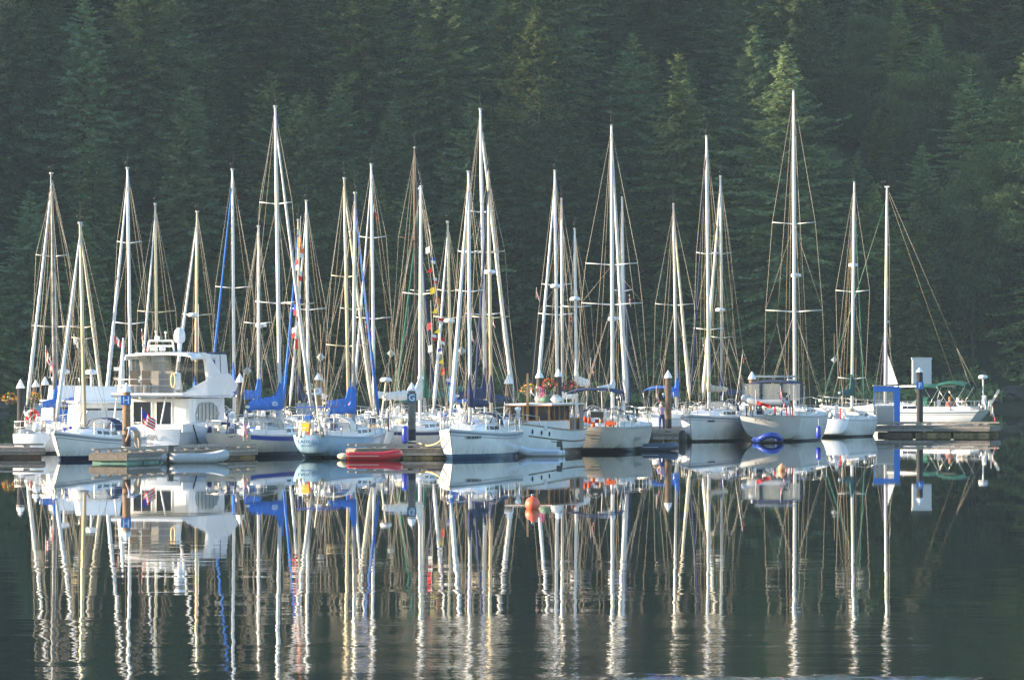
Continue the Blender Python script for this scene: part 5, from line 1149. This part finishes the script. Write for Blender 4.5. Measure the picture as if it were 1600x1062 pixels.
# ------------------------------------------------------------------ flags
rf = mat('flag_red', (0.72, 0.02, 0.02), 0.8); wf = mat('flag_white', (0.80, 0.78, 0.74), 0.8); bf = mat('flag_blue', (0.03, 0.06, 0.42), 0.8); yf = mat('flag_yellow', (0.80, 0.60, 0.02), 0.8); of = mat('flag_orange', (0.85, 0.20, 0.03), 0.8)
FM = [rf, wf, bf, yf, of, blackm]
def flag(px, row, d, w, hgt, pat, label, droop=0.6, skew=0.0, grp='flags flying on the boats', nu=10, nv=7, pole_=0.0, staff=0.5, seed=0, cat='flag'):
    "cloth hanging by its left edge; u along the fly, v down the hoist. Drooping turns the fly downwards"
    z = zrow(row, d); x = (px-800)/F*d; t = thing('flag', label, cat, (x, d, z), 0, grp)
    r = random.Random(seed+int(px)); mb = MB(); mb.smooth = True
    for j in range(nv+1):
        for i in range(nu+1):
            u = i/nu; v = j/nv; a = droop*1.35; fx = math.cos(a)*u*w; fz = -math.sin(a)*u*w
            mb.v.append((fx*(1-0.25*droop) + 0.03*math.sin(u*8+v*2+seed) + skew*v*hgt, 0.09*math.sin(u*9.0+v*1.4+seed)*(.4+u), fz - v*hgt*(1-0.3*droop*u)))
    for j in range(nv):
        for i in range(nu):
            mb.f.append((j*(nu+1)+i, j*(nu+1)+i+1, (j+1)*(nu+1)+i+1, (j+1)*(nu+1)+i)); mb.m.append(pat((i+.5)/nu, (j+.5)/nv)); mb.sm.append(True)
    mb.build('cloth', FM, t)
    q = MB()
    if staff: q.tube([(-0.02, 0, 0.12), (-0.02-skew*(hgt+staff)*0.5, 0, -hgt-staff)], 0.016 if staff > 0.3 else 0.010, 5); q.build('flagstaff', alum, t)
    return t
ca = lambda u, v: 0 if u < .25 or u > .75 else (0 if (abs(u-.5) < .12 and abs(v-.5) < .28 and abs(u-.5)*1.6+abs(v-.5) < .33) else 1)
us = lambda u, v: 2 if (u < .42 and v < .54) else (0 if int(v*7) % 2 == 0 else 1)
uk = lambda u, v: (1 if abs(u*.5-v) < .12 or abs(.5-u*.5-v) < .1 else 2) if (u < .5 and v < .5) else 0
solid = lambda c: (lambda u, v: c)
def vtri(a, b): return lambda u, v: a if v < .5 else b
flag(72, 543, 325, 1.0, 0.55, ca, 'red and white maple leaf flag hanging beside the mast at far left', .85, seed=1)
flag(79, 560, 335, 0.75, 0.55, vtri(0,1), 'red and white flag just right of the far left maple leaf flag', .85, seed=2)
flag(116, 525, 318, 0.45, 0.35, solid(1), 'small white pennant between the two leaning furled sails at left', .7, seed=3, staff=0.1)
flag(180, 523, 322, 0.5, 0.42, ca, 'maple leaf flag beside the pale mast behind piling H', .6, seed=4, staff=0.1)
flag(222, 517, 308, 0.95, 0.36, lambda u, v: 4 if u < .4 else ca(u, v), 'orange red and white flag at the left end of the yacht hardtop', .95, skew=-.15, seed=5)
flag(222, 640, 299.5, 0.85, 0.62, us, 'striped red white and blue flag drooping at the yacht stern', .45, seed=6, staff=0.5)
flag(381, 655, 303.5, 0.75, 0.45, us, 'red and white striped flag on the stern of the cream sloop', .95, seed=7, staff=0.6)
flag(504, 572, 318, 1.15, 0.40, lambda u, v: 0 if u < .25 or u > .68 else 1, 'red and white windsock beside the white cone of piling D', 1.12, seed=8, staff=0.0)
flag(549, 622, 320, 0.75, 0.35, us, 'striped ensign on a stern just right of the blue boom cover', 1.0, skew=-.4, seed=9)
flag(585, 322, 345, 0.75, 0.5, uk, 'red ensign with blue corner near the top of a mast at mid-left', .95, skew=.2, seed=10, staff=0.1)
flag(572, 505, 325, 0.6, 0.28, lambda u, v: 0 if u < .5 else (1 if u < .75 else 2), 'small red white and blue courtesy flag under a spreader at mid-left', 1.1, seed=11, staff=0.1)
flag(620, 655, 309, 1.0, 0.36, ca, 'maple leaf flag drooping left of piling G', 1.1, seed=12, staff=0.3)
flag(738, 520, 311, 0.42, 0.26, ca, 'tiny maple leaf flag beside the mast of the bow-on middle sloop', 1.0, seed=13, staff=0.1)
flag(771, 497, 330, 0.5, 0.28, vtri(0,1), 'small red and white flag right of the tallest middle mast', 1.0, seed=14, staff=0.1)
flag(839, 452, 340, 0.7, 0.4, ca, 'maple leaf flag high on the left shroud behind the wooden cruiser', .95, skew=.1, seed=15, staff=0.1)
flag(893, 492, 345, 0.75, 0.3, lambda u, v: 0 if (u < .3 or u > .75) else 2, 'red and blue flag beside the short white mast', 1.1, seed=16, staff=0.1)
flag(984, 463, 350, 0.45, 0.3, ca, 'small maple leaf flag beside the navy furled sail', 1.0, seed=17, staff=0.1)
flag(924, 562, 335, 0.7, 0.26, vtri(0,1), 'faded red and white flag above the navy awning', 1.05, skew=.2, seed=18, staff=0.2)
flag(1026, 605, 342, 0.65, 0.36, ca, 'maple leaf flag above the blue awning', 1.0, seed=19, staff=0.3)
flag(1099, 530, 362, 0.5, 0.3, vtri(0,1), 'pinkish flag on the cream furled sail behind the plain white sloop', 1.0, seed=20, staff=0.1)
flag(1220, 606, 356, 1.0, 0.55, ca, 'big maple leaf flag in front of the clear cockpit panels', .95, seed=21, staff=0.5)
flag(1181, 612, 356, 0.75, 0.30, vtri(0,1), 'narrow red and white flag left of the clear cockpit panels', 1.1, seed=22, staff=0.5)
flag(1161, 556, 357, 0.35, 0.14, solid(4), 'orange flag on the tall crooked danbuoy pole', 1.1, seed=23, skew=.3, staff=2.6)
flag(1391, 514, 412, 0.85, 0.28, lambda u, v: 0 if u < .35 or u > .75 else (1 if v < .5 else 2), 'red white and blue flag under the spreader of the broadside sloop', 1.12, seed=24, staff=0.1)
flag(1549, 627, 400, 1.0, 0.5, ca, 'maple leaf flag on the stern of the broadside sloop at far right', .95, seed=25, staff=0.4)
flag(1182, 626, 359, 0.85, 0.2, solid(0), 'red cloth lying by the rail above the hoisted dinghy', .2, seed=26, staff=0.05)
flag(829, 607, 330, 0.55, 0.35, lambda u, v: 1 if v < .5 else 5, 'white and black pennant left of the orange flowers', .7, seed=27, staff=0.1)
# signal flags strung down a halyard
def string(name, label, p0, p1, d, items, w=0.30, hh=0.30):
    a = Vector(((p0[0]-800)/F*d, d, zrow(p0[1], d))); b = Vector(((p1[0]-800)/F*d, d, zrow(p1[1], d))); t = thing(name, label, 'flag string', b, 0)
    q = MB(); q.tube([a-b+Vector((0,0,1.0)), Vector((0,0,-0.5))], 0.010, 4); q.build('halyard', wrope, t)
    n = len(items)
    for i, (ty, c1, c2) in enumerate(items):
        p = (a-b)*(1-(i+.5)/n); mb = MB(); s_ = 1 if i % 2 else -1; ww = w*(0.9+0.2*((i*5)%3)/2)
        if ty == 't': mb.add([p+Vector((0,0,hh/2)), p+Vector((0,0,-hh/2)), p+Vector((-ww, .05, -hh/2+.02)), p+Vector((0,.03,hh/2)), p+Vector((0,.03,-hh/2)), p+Vector((-ww,.08,-hh/2+.02))], [(0,1,2),(5,4,3),(0,3,4,1),(1,4,5,2)]); mb.m = [c1]*4
        else:
            for k, c in ((0,c1),(1,c2)):
                za, zb = hh/2-k*hh/2, -k*hh/2; mb.cur = c; mb.add([p+Vector((0,0,za)), p+Vector((0,0,zb)), p+Vector((ww*s_*.7,.10,zb-.09)), p+Vector((ww*s_*.7,.10,za-.06)), p+Vector((0,.02,za)), p+Vector((0,.02,zb)), p+Vector((ww*s_*.7,.12,zb-.09)), p+Vector((ww*s_*.7,.12,za-.06))], [(0,1,2,3),(7,6,5,4),(0,4,5,1),(3,2,6,7)])
        mb.build('signal_flag', FM, t)
string('signal_flag_string', 'string of coloured signal flags hanging beside the near-black furled sail', (670,382), (698,603), 322, [('r',1,1),('r',2,1),('t',0,1),('r',1,0),('r',3,3),('r',4,4),('t',3,3),('r',0,1),('t',3,2),('r',0,1),('r',2,1),('t',3,4),('r',0,4),('r',1,2)])
string('signal_flag_string', 'second short string of red and white flags left of the signal flags', (673,500), (676,552), 318, [('r',0,0),('r',1,0),('r',1,1)])
string('pennant_string', 'red white and blue pennants trailing down beside the gold mast at mid-left', (470,368), (460,545), 325, [('r',4,4),('r',4,1),('r',0,1),('r',1,0),('r',0,2),('r',1,2),('r',2,0),('r',0,1),('r',1,0),('r',0,0)], w=0.26, hh=0.5)

# ------------------------------------------------------------------ flower baskets on the pilings
leafg = mat('basket_leaves', (0.05, 0.13, 0.03), 0.8, noise=0.4)
def basket(px, row, d, r_, label, fl=of, fl2=yf, dark=False):
    z = zrow(row, d); t = thing('flower_basket', label, 'flower basket', ((px-800)/F*d, d, z), 0, 'flower baskets on the pilings')
    q = MB(); q.lathe([(r_*.45,-r_*.7),(r_*.85,-.05),(r_*.8,0)], n=12); q.build('basket', darkwood, t)
    g = random.Random(int(px)); 
    q = MB()
    for i in range(150):
        a = g.uniform(0,6.28); b = g.uniform(-.3,1.5); rr = r_*g.uniform(.7,1.15); p = Vector((math.cos(a)*math.cos(b)*rr, math.sin(a)*math.cos(b)*rr, math.sin(b)*rr*.8 - (0.1 if b < 0 else 0))); u = Vector((g.uniform(-1,1),g.uniform(-1,1),g.uniform(-1,1)))*.06; w = Vector((g.uniform(-1,1),g.uniform(-1,1),g.uniform(-1,1)))*.06
        q.add([p+u,p+w,p-u-w], [(0,1,2)])
    o = q.build('leaves', leafg if not dark else mat('dark_leaves', (.04,.05,.025), .9), t); o['kind'] = 'stuff'
    for k, fm in ((0, fl), (1, fl2)):
        q = MB()
        for i in range(70):
            a = g.uniform(0,6.28); b = g.uniform(-.2,1.4); rr = r_*g.uniform(1.0,1.22); p = Vector((math.cos(a)*math.cos(b)*rr, math.sin(a)*math.cos(b)*rr, math.sin(b)*rr*.8)); u = Vector((g.uniform(-1,1),g.uniform(-1,1),g.uniform(-1,1)))*.05; w = Vector((g.uniform(-1,1),g.uniform(-1,1),g.uniform(-1,1)))*.05
            q.add([p+u,p+w,p-u-w], [(0,1,2)])
        o = q.build('blossoms', fm, t); o['kind'] = 'stuff'
    q = MB(); q.tube([(0,0,0),(0,.35,.25)], .02, 5); q.build('bracket', steel, t)
basket(54, 622, 362, 0.36, 'orange flower basket between the far left pilings')
basket(15, 624, 362, 0.40, 'dim orange flower basket at the far left edge', dark=True)
basket(826, 610, 349, 0.40, 'orange and yellow flower basket left of the varnished mast')
basket(858, 601, 349, 0.36, 'red flower basket between the two cruiser pilings', fl=rf, fl2=of)
basket(893, 607, 349, 0.42, 'dried brown flower basket right of the cruiser pilings', fl=mat('dry_brown', (.16,.09,.04), .9), fl2=rf, dark=True)
basket(485, 608, 352, 0.30, 'straggly pale flower basket left of piling D', fl=mat('dry_pink', (.5,.38,.3), .9), fl2=wf)
# ------------------------------------------------------------------ cabinets, life ring, shelter, white box
cab = mat('blue_grey_cabinet', (0.26, 0.34, 0.42), 0.5, noise=0.1)
def cabinet(px, row0, row1, d, w, label):
    z0 = zrow(row1, d); z1 = zrow(row0, d); t = thing('utility_cabinet', label, 'cabinet', ((px-800)/F*d, d, z0), 0, 'blue-grey utility cabinets on the walkway')
    q = MB(); q.box((0,0,(z1-z0)/2), (w,.5,z1-z0)); q.build('body', cab, t)
    for k in (-1,1): q = MB(); q.box((k*w*.245,-.265,(z1-z0)*.5), (w*.46,.03,(z1-z0)*.90)); dr = q.build('door', cab, t); q = MB(); q.box((k*w*.05,-.295,(z1-z0)*.5), (.03,.03,.2)); q.build('handle', steel, dr)
    q = MB(); q.box((0,0,z1-z0+.03), (w+.1,.62,.06)); q.build('lid', stripegrey, t)
    q = MB(); q.box((0,0,-.10), (w*.9,.4,.20)); q.build('plinth', darkwood, t)
cabinet(72, 632, 682, 345, 1.10, 'blue-grey utility cabinet between the far left pilings')
cabinet(477, 631, 683, 345, 0.92, 'blue-grey utility cabinet behind the rail of the cream sloop')
def life_ring(px, row, d, label):
    z = zrow(row, d); t = thing('life_ring_post', label, 'life ring', ((px-800)/F*d, d, .45), 0)
    q = MB(); q.box((0,0,(z-.45)/2+.15), (.10,.10,z-.15)); q.build('post', white, t)
    for i in range(4):
        q = MB(); q.tube([(.0+.30*math.cos(a), -.10, z-.45+.30*math.sin(a)) for a in [i*math.pi/2+k*math.pi/12 for k in range(7)]], .065, 7); q.build('ring_segment', rf if i % 2 == 0 else wf, t)
    q = MB(); q.box((0,-.03,z-.45), (.34,.04,.5)); q.build('backboard', rf, t)
life_ring(51, 650, 330, 'red and white life ring on a post at the far left float')
def shelter():
    d = 394.0; t = thing('dock_shelter', 'small shelter with bright blue frame and clear panels on the outer float', 'shelter', ((1386-800)/F*d, d, 0.62), 0)
    bm = mat('bright_blue_frame', (0.015, 0.17, 0.62), 0.45); s = F/d; w = 41/s; z1 = zrow(603, d)-.62; x = w/2
    q = MB(); q.box((x-.20, -.02, z1/2-.01), (.38,.10,z1-.04)); q.build('frame_post', bm, t)
    q = MB(); q.box((-x+.05, .62, z1/2), (.08,.10,z1)); q.build('frame_post', bm, t)
    q = MB(); q.box((x-.05, .9, z1/2), (.08,.10,z1)); q.build('frame_post', bm, t)
    q = MB(); q.box((-.19, -.025, z1-.17), (w-.40,.10,.34)); q.build('frame_beam', bm, t)
    q = MB(); q.box((0,.42,z1+.03), (w+.08,1.1,.05)); q.build('roof', mat('grey_roof_panel', (.35,.36,.37), .5), t)
    q = MB(); q.box((-.20, 0, z1*.70-.12), (w-.40,.02,z1*.42)); q.build('clear_panel', mat('clear_acrylic', (.55,.55,.52), .15, alpha=.28), t)
    q = MB(); q.box((-.20, 0, z1*.235), (w-.40,.04,z1*.46)); q.build('kick_panel', mat('grey_beige_panel', (.36,.34,.33), .6), t)
    q = MB(); q.box((-.20, -.025, z1*.48), (w-.40,.03,.10)); q.build('mid_rail', mat('pale_rail', (.5,.48,.46), .5), t)
shelter()
def white_box():
    d = 399.0; s = F/d; z0 = zrow(601, d); z1 = zrow(559, d); wd = 30/s; t = thing('sign_box', 'white ribbed box raised on a post above the outer float', 'sign box', ((1440.5-800)/F*d, d, 0), 0)
    q = MB(); q.box((0,.28,(z0+z1)/2), (wd,.5,z1-z0-.1)); q.build('body', mat('pale_box', (.66,.68,.70), .4, noise=.1), t)
    q = MB(); q.box((0,.28,z1-.03), (wd+.07,.57,.12)); q.build('top_rim', mat('pale_rim', (.56,.59,.62), .4), t)
    for i in range(7): q = MB(); q.box((-wd/2+wd*(i+.5)/7, .015, (z0+z1)/2-.03), (.05,.03,z1-z0-.24)); q.build('rib', MATS['pale_box'], t)
    for sx_ in (-.14,): q = MB(); q.box((sx_,.3,z0/2-.4), (.09,.09,z0+.8)); q.build('leg', steel, t)
white_box()
# mooring lines
def line(a, b, sag, label, m=wrope, r_=0.02):
    a = Vector(a); b = Vector(b); q = MB(); q.tube([a+(b-a)*u+Vector((0,0,-sag*4*u*(1-u))) for u in [i/8 for i in range(9)]], r_, 5); o = q.build('mooring_line', m); tag(o, label, 'rope', 'mooring lines')
wp = lambda px, row, d: Vector(((px-800)/F*d, d, zrow(row, d)))
line(wp(655,692,302), wp(693,684,299), .22, 'yellow mooring rope sagging from the G float to the bow-on middle sloop', mat('yellow_rope', (.7,.52,.22), .8), .035)
line(wp(800,676,309), wp(810,700,309), .05, 'dark mooring line at the bow of the wooden cruiser', blackm)
line(wp(1075,662,361), wp(1066,684,361), .06, 'short mooring line at the plain white bow')
line(wp(300,668,308), wp(322,703,306), .10, 'dark line falling from the yacht side to the float', blackm)

# ------------------------------------------------------------------ people
def person(label, px, row_feet, d, joints, mats_, hair, scale=1.0, rz=0.0, z=None):
    """one continuous body: joints name -> (x,y,z,radius); mats_ picks shirt, trousers, skin, shoes by height of the bone"""
    t = thing('person', label, 'person', ((px-800)/F*d, d, z if z is not None else zrow(row_feet, d)), rz); t.scale = (scale,)*3
    J, E = joints; names = list(J); me = bpy.data.meshes.new('body'); me.from_pydata([J[n][:3] for n in names], [(names.index(a), names.index(b)) for a, b in E], [])
    o = bpy.data.objects.new('body', me); C.objects.link(o); md = o.modifiers.new('skin', 'SKIN'); md.use_smooth_shade = True
    for i, n in enumerate(names):
        me.skin_vertices[0].data[i].radius = (J[n][3], J[n][3]*(.8 if n in ('chest','belly') else 1)); 
    me.skin_vertices[0].data[names.index('pelvis')].use_root = True
    sb = o.modifiers.new('sub', 'SUBSURF'); sb.levels = 1; sb.render_levels = 1
    dg = bpy.context.evaluated_depsgraph_get(); m2 = bpy.data.meshes.new_from_object(o.evaluated_get(dg)); bpy.data.objects.remove(o)
    for m in mats_: m2.materials.append(m)
    segs = [(Vector(J[a][:3]), Vector(J[b][:3]), a, b) for a, b in E]
    for p in m2.polygons:
        c = p.center; best = None
        for a, b, na, nb in segs:
            u = max(0, min(1, (c-a).dot(b-a)/max(1e-6, (b-a).length_squared))); dd = (c-(a+(b-a)*u)).length
            if best is None or dd < best[0]: best = (dd, na, nb, u)
        na, nb = best[1], best[2]; k = na+nb
        if 'foot' in nb: idx = 3
        elif 'knee' in k or 'ankle' in k or ('hip' in k): idx = 1
        elif 'head' in nb or 'neck' in nb or 'hand' in k or 'finger' in k or 'thumb' in k or ('wrist' in nb and best[3] > .1): idx = 2
        else: idx = 0
        p.material_index = idx; p.use_smooth = True
    link('body', m2, t)
    hd_ = Vector(J['head'][:3]); q = MB(); q.ball((hd_.x, hd_.y+.015, hd_.z+.035), .108, 12, 8, (1,1.05,1)); q.build('hair', hair, t); return t
EDG = [('pelvis','belly'),('belly','chest'),('chest','neck'),('neck','head'),('chest','lsh'),('lsh','lelbow'),('lelbow','lwrist'),('lwrist','lhand'),('chest','rsh'),('rsh','relbow'),('relbow','rwrist'),('rwrist','rhand'),
 ('pelvis','lhip'),('lhip','lknee'),('lknee','lankle'),('lankle','lfoot'),('pelvis','rhip'),('rhip','rknee'),('rknee','rankle'),('rankle','rfoot')]
for s_ in 'lr':
    for k in range(4): EDG.append((s_+'hand', f'{s_}finger{k}'))
    EDG.append((s_+'wrist', s_+'thumb'))
def hands(J):
    for s_ in 'lr':
        w = Vector(J[s_+'wrist'][:3]); hp = Vector(J[s_+'hand'][:3]); d_ = (hp-w).normalized(); sd = d_.cross(Vector((0,1,0))); sd = sd.normalized() if sd.length > .1 else Vector((1,0,0))
        for k, l in enumerate((.075,.088,.082,.065)):
            p = hp + d_*l + sd*((k-1.5)*.022) + Vector((0,-.012,0)); J[f'{s_}finger{k}'] = (*p, .009)
        p = w + d_*.05 + sd*(-.055); J[s_+'thumb'] = (*p, .010)
    return J
bend = hands({'pelvis':(0,0,.93,.19),'belly':(-.12,0,1.07,.18),'chest':(-.30,0,1.14,.19),'neck':(-.46,0,1.08,.055),'head':(-.58,0,1.02,.10),
 'lsh':(-.33,-.19,1.10,.06),'lelbow':(-.38,-.22,.82,.045),'lwrist':(-.46,-.18,.60,.032),'lhand':(-.49,-.16,.52,.030),
 'rsh':(-.33,.19,1.10,.06),'relbow':(-.36,.23,.84,.045),'rwrist':(-.46,.20,.62,.032),'rhand':(-.49,.19,.54,.030),
 'lhip':(-.02,-.10,.84,.13),'lknee':(-.10,-.12,.48,.09),'lankle':(.05,-.12,.08,.045),'lfoot':(-.12,-.13,.04,.045),
 'rhip':(.02,.10,.84,.13),'rknee':(.12,.12,.47,.09),'rankle':(.10,.12,.08,.045),'rfoot':(-.06,.13,.04,.045)})
shirt = mat('pale_blue_shirt', (.34,.42,.62), .85); khaki = mat('khaki_trousers', (.34,.28,.20), .9); hairg = mat('grey_hair', (.22,.20,.18), .9); shoe = mat('dark_shoes', (.05,.035,.03), .7)
pdk = at(214, 721.2)
person('stooping person in pale blue shirt and khaki trousers beside piling H', 214, 0, pdk.y, (bend, EDG), [shirt, khaki, skinm, shoe], hairg, .98, 0, z=.49)
sit = hands({'pelvis':(0,0,.12,.14),'belly':(0,.02,.30,.13),'chest':(0,.03,.50,.145),'neck':(0,.0,.66,.055),'head':(0,-.03,.79,.10),
 'lsh':(-.19,.02,.56,.06),'lelbow':(-.26,-.03,.32,.045),'lwrist':(-.16,-.22,.24,.032),'lhand':(-.11,-.29,.24,.030),
 'rsh':(.19,.02,.56,.06),'relbow':(.26,-.03,.32,.045),'rwrist':(.16,-.22,.24,.032),'rhand':(.11,-.29,.24,.030),
 'lhip':(-.10,-.03,.10,.09),'lknee':(-.13,-.42,.12,.065),'lankle':(-.13,-.44,-.28,.045),'lfoot':(-.13,-.58,-.32,.042),
 'rhip':(.10,-.03,.10,.09),'rknee':(.13,-.42,.12,.065),'rankle':(.13,-.44,-.28,.045),'rfoot':(.13,-.58,-.32,.042)})
dd = rs[3]-2.5
person('person in a pink shirt sitting under the green awning at right', 1484, 0, dd, (sit, EDG), [mat('pink_shirt', (.62,.22,.16), .85), khaki, skinm, shoe], mat('ginger_hair', (.55,.20,.05), .9), 1.05, .3, z=1.25)
stand = hands({'pelvis':(0,0,.93,.14),'belly':(0,.01,1.10,.13),'chest':(0,.01,1.32,.15),'neck':(0,0,1.50,.055),'head':(0,-.02,1.63,.10),
 'lsh':(-.19,.01,1.40,.06),'lelbow':(-.26,.03,1.12,.045),'lwrist':(-.20,-.18,1.02,.032),'lhand':(-.16,-.25,1.03,.030),
 'rsh':(.19,.01,1.40,.06),'relbow':(.25,.04,1.12,.045),'rwrist':(.26,-.06,.88,.032),'rhand':(.26,-.09,.80,.030),
 'lhip':(-.10,0,.86,.095),'lknee':(-.12,-.02,.48,.065),'lankle':(-.12,.02,.08,.045),'lfoot':(-.13,-.13,.04,.045),
 'rhip':(.10,0,.86,.095),'rknee':(.12,-.02,.48,.065),'rankle':(.13,.02,.08,.045),'rfoot':(.14,-.13,.04,.045)})
person('person in pale violet top and navy trousers standing left of the brown piling', 1034, 0, 368, (stand, EDG), [mat('violet_top', (.42,.36,.55), .85), mat('navy_trousers', (.03,.05,.22), .9), skinm, shoe], hairg, 1.0, .2, z=.50)
person('person in dark jacket sitting behind the wheel of the broadside sloop', 1506, 0, dd, (sit, EDG), [mat('pale_jacket', (.55,.52,.45), .85), navy, skinm, shoe], shoe, 1.0, -.4, z=1.22)

# ------------------------------------------------------------------ labels of trees and boulders, from where they stand
def proj(x, y, z): return 800 + x/y*F, HR - (z-H)/y*F
marks = sorted([(m, l) for m, l in [(30,'the far left pilings'),(82,'the dark streaky mast'),(128,'the small white sloop'),(200,'the mast behind piling H'),(245,'the radar frame mast'),(307,'the satellite dome'),(363,'the royal blue furled sail'),(434,'the cream sloop mast'),(480,'the midship cabinet mast'),(540,'the tall cream mast'),(583,'the mast with the red ensign'),(650,'the brown wooden mast'),(702,'the signal flags'),(754,'the largest middle mast'),(800,'the stout middle piling'),(869,'the wooden cruiser mast'),(900,'the short white mast'),(956,'the big beige sloop mast'),(1010,'the blue awning'),(1055,'the thin grey mast'),(1105,'the plain white sloop mast'),(1160,'the hoisted dinghy'),(1241,'the tallest mast'),(1290,'the teal boom cover'),(1333,'the blue shelter'),(1386,'the broadside sloop mast'),(1440,'the white box'),(1500,'the green awnings'),(1548,'the stern flag at far right'),(1595,'the right edge')]])
seen = {}; allseen = set()
for (o, x, y, kd, zt) in sorted(TREES, key=lambda t: (t[2], t[1])):
    px, py = proj(x, y, zt); mk = min(marks, key=lambda m: abs(m[0]-px)); side = 'above' if abs(px-mk[0]) < 9 else ('left of' if px < mk[0] else 'right of')
    b = y - shore_y(x); rowt = 'at the waterline' if b < 6 else 'in the lowest rows' if b < 16 else 'low on the slope' if b < 28 else 'halfway up the slope' if b < 42 else 'high on the slope' if b < 58 else 'near the crest'
    hh = zt - hill_z(x, y); size = ('young' if hh < 15 else 'mid-sized' if hh < 22 else 'tall' if hh < 28 else 'towering')
    kind = 'fir' if kd == 'f' else 'rounded leafy tree'
    lb = f'{size} {kind} {rowt}, {side} {mk[1]}'
    k = seen.get(lb, 0); seen[lb] = k+1
    if k: lb = f'{("narrower" if k == 1 else "farther") if k < 3 else "rearmost"} {size} {kind} {rowt}, {side} {mk[1]}'
    while lb in allseen: lb = lb.replace('rearmost', 'slimmer')if 'rearmost' in lb else 'another '+lb
    allseen.add(lb)
    o['label'] = lb; o['group'] = 'firs on the hillside' if kd == 'f' else 'leafy trees on the hillside'
RL = ['flat grey shore boulder at the very left edge', 'small shore boulder left of the orange flower basket', 'small boulder just right of the stern flag at far right', 'wide grey boulder right of the stern flag, across the water', 'low middling boulder between two bigger ones at the right shore', 'largest boulder on the right shore, near the edge', 'boulder cut off by the right edge of the view']
for o, lb in zip(SHORE_ROCKS, RL): tag(o, lb, 'boulder', 'boulders along the far shore')
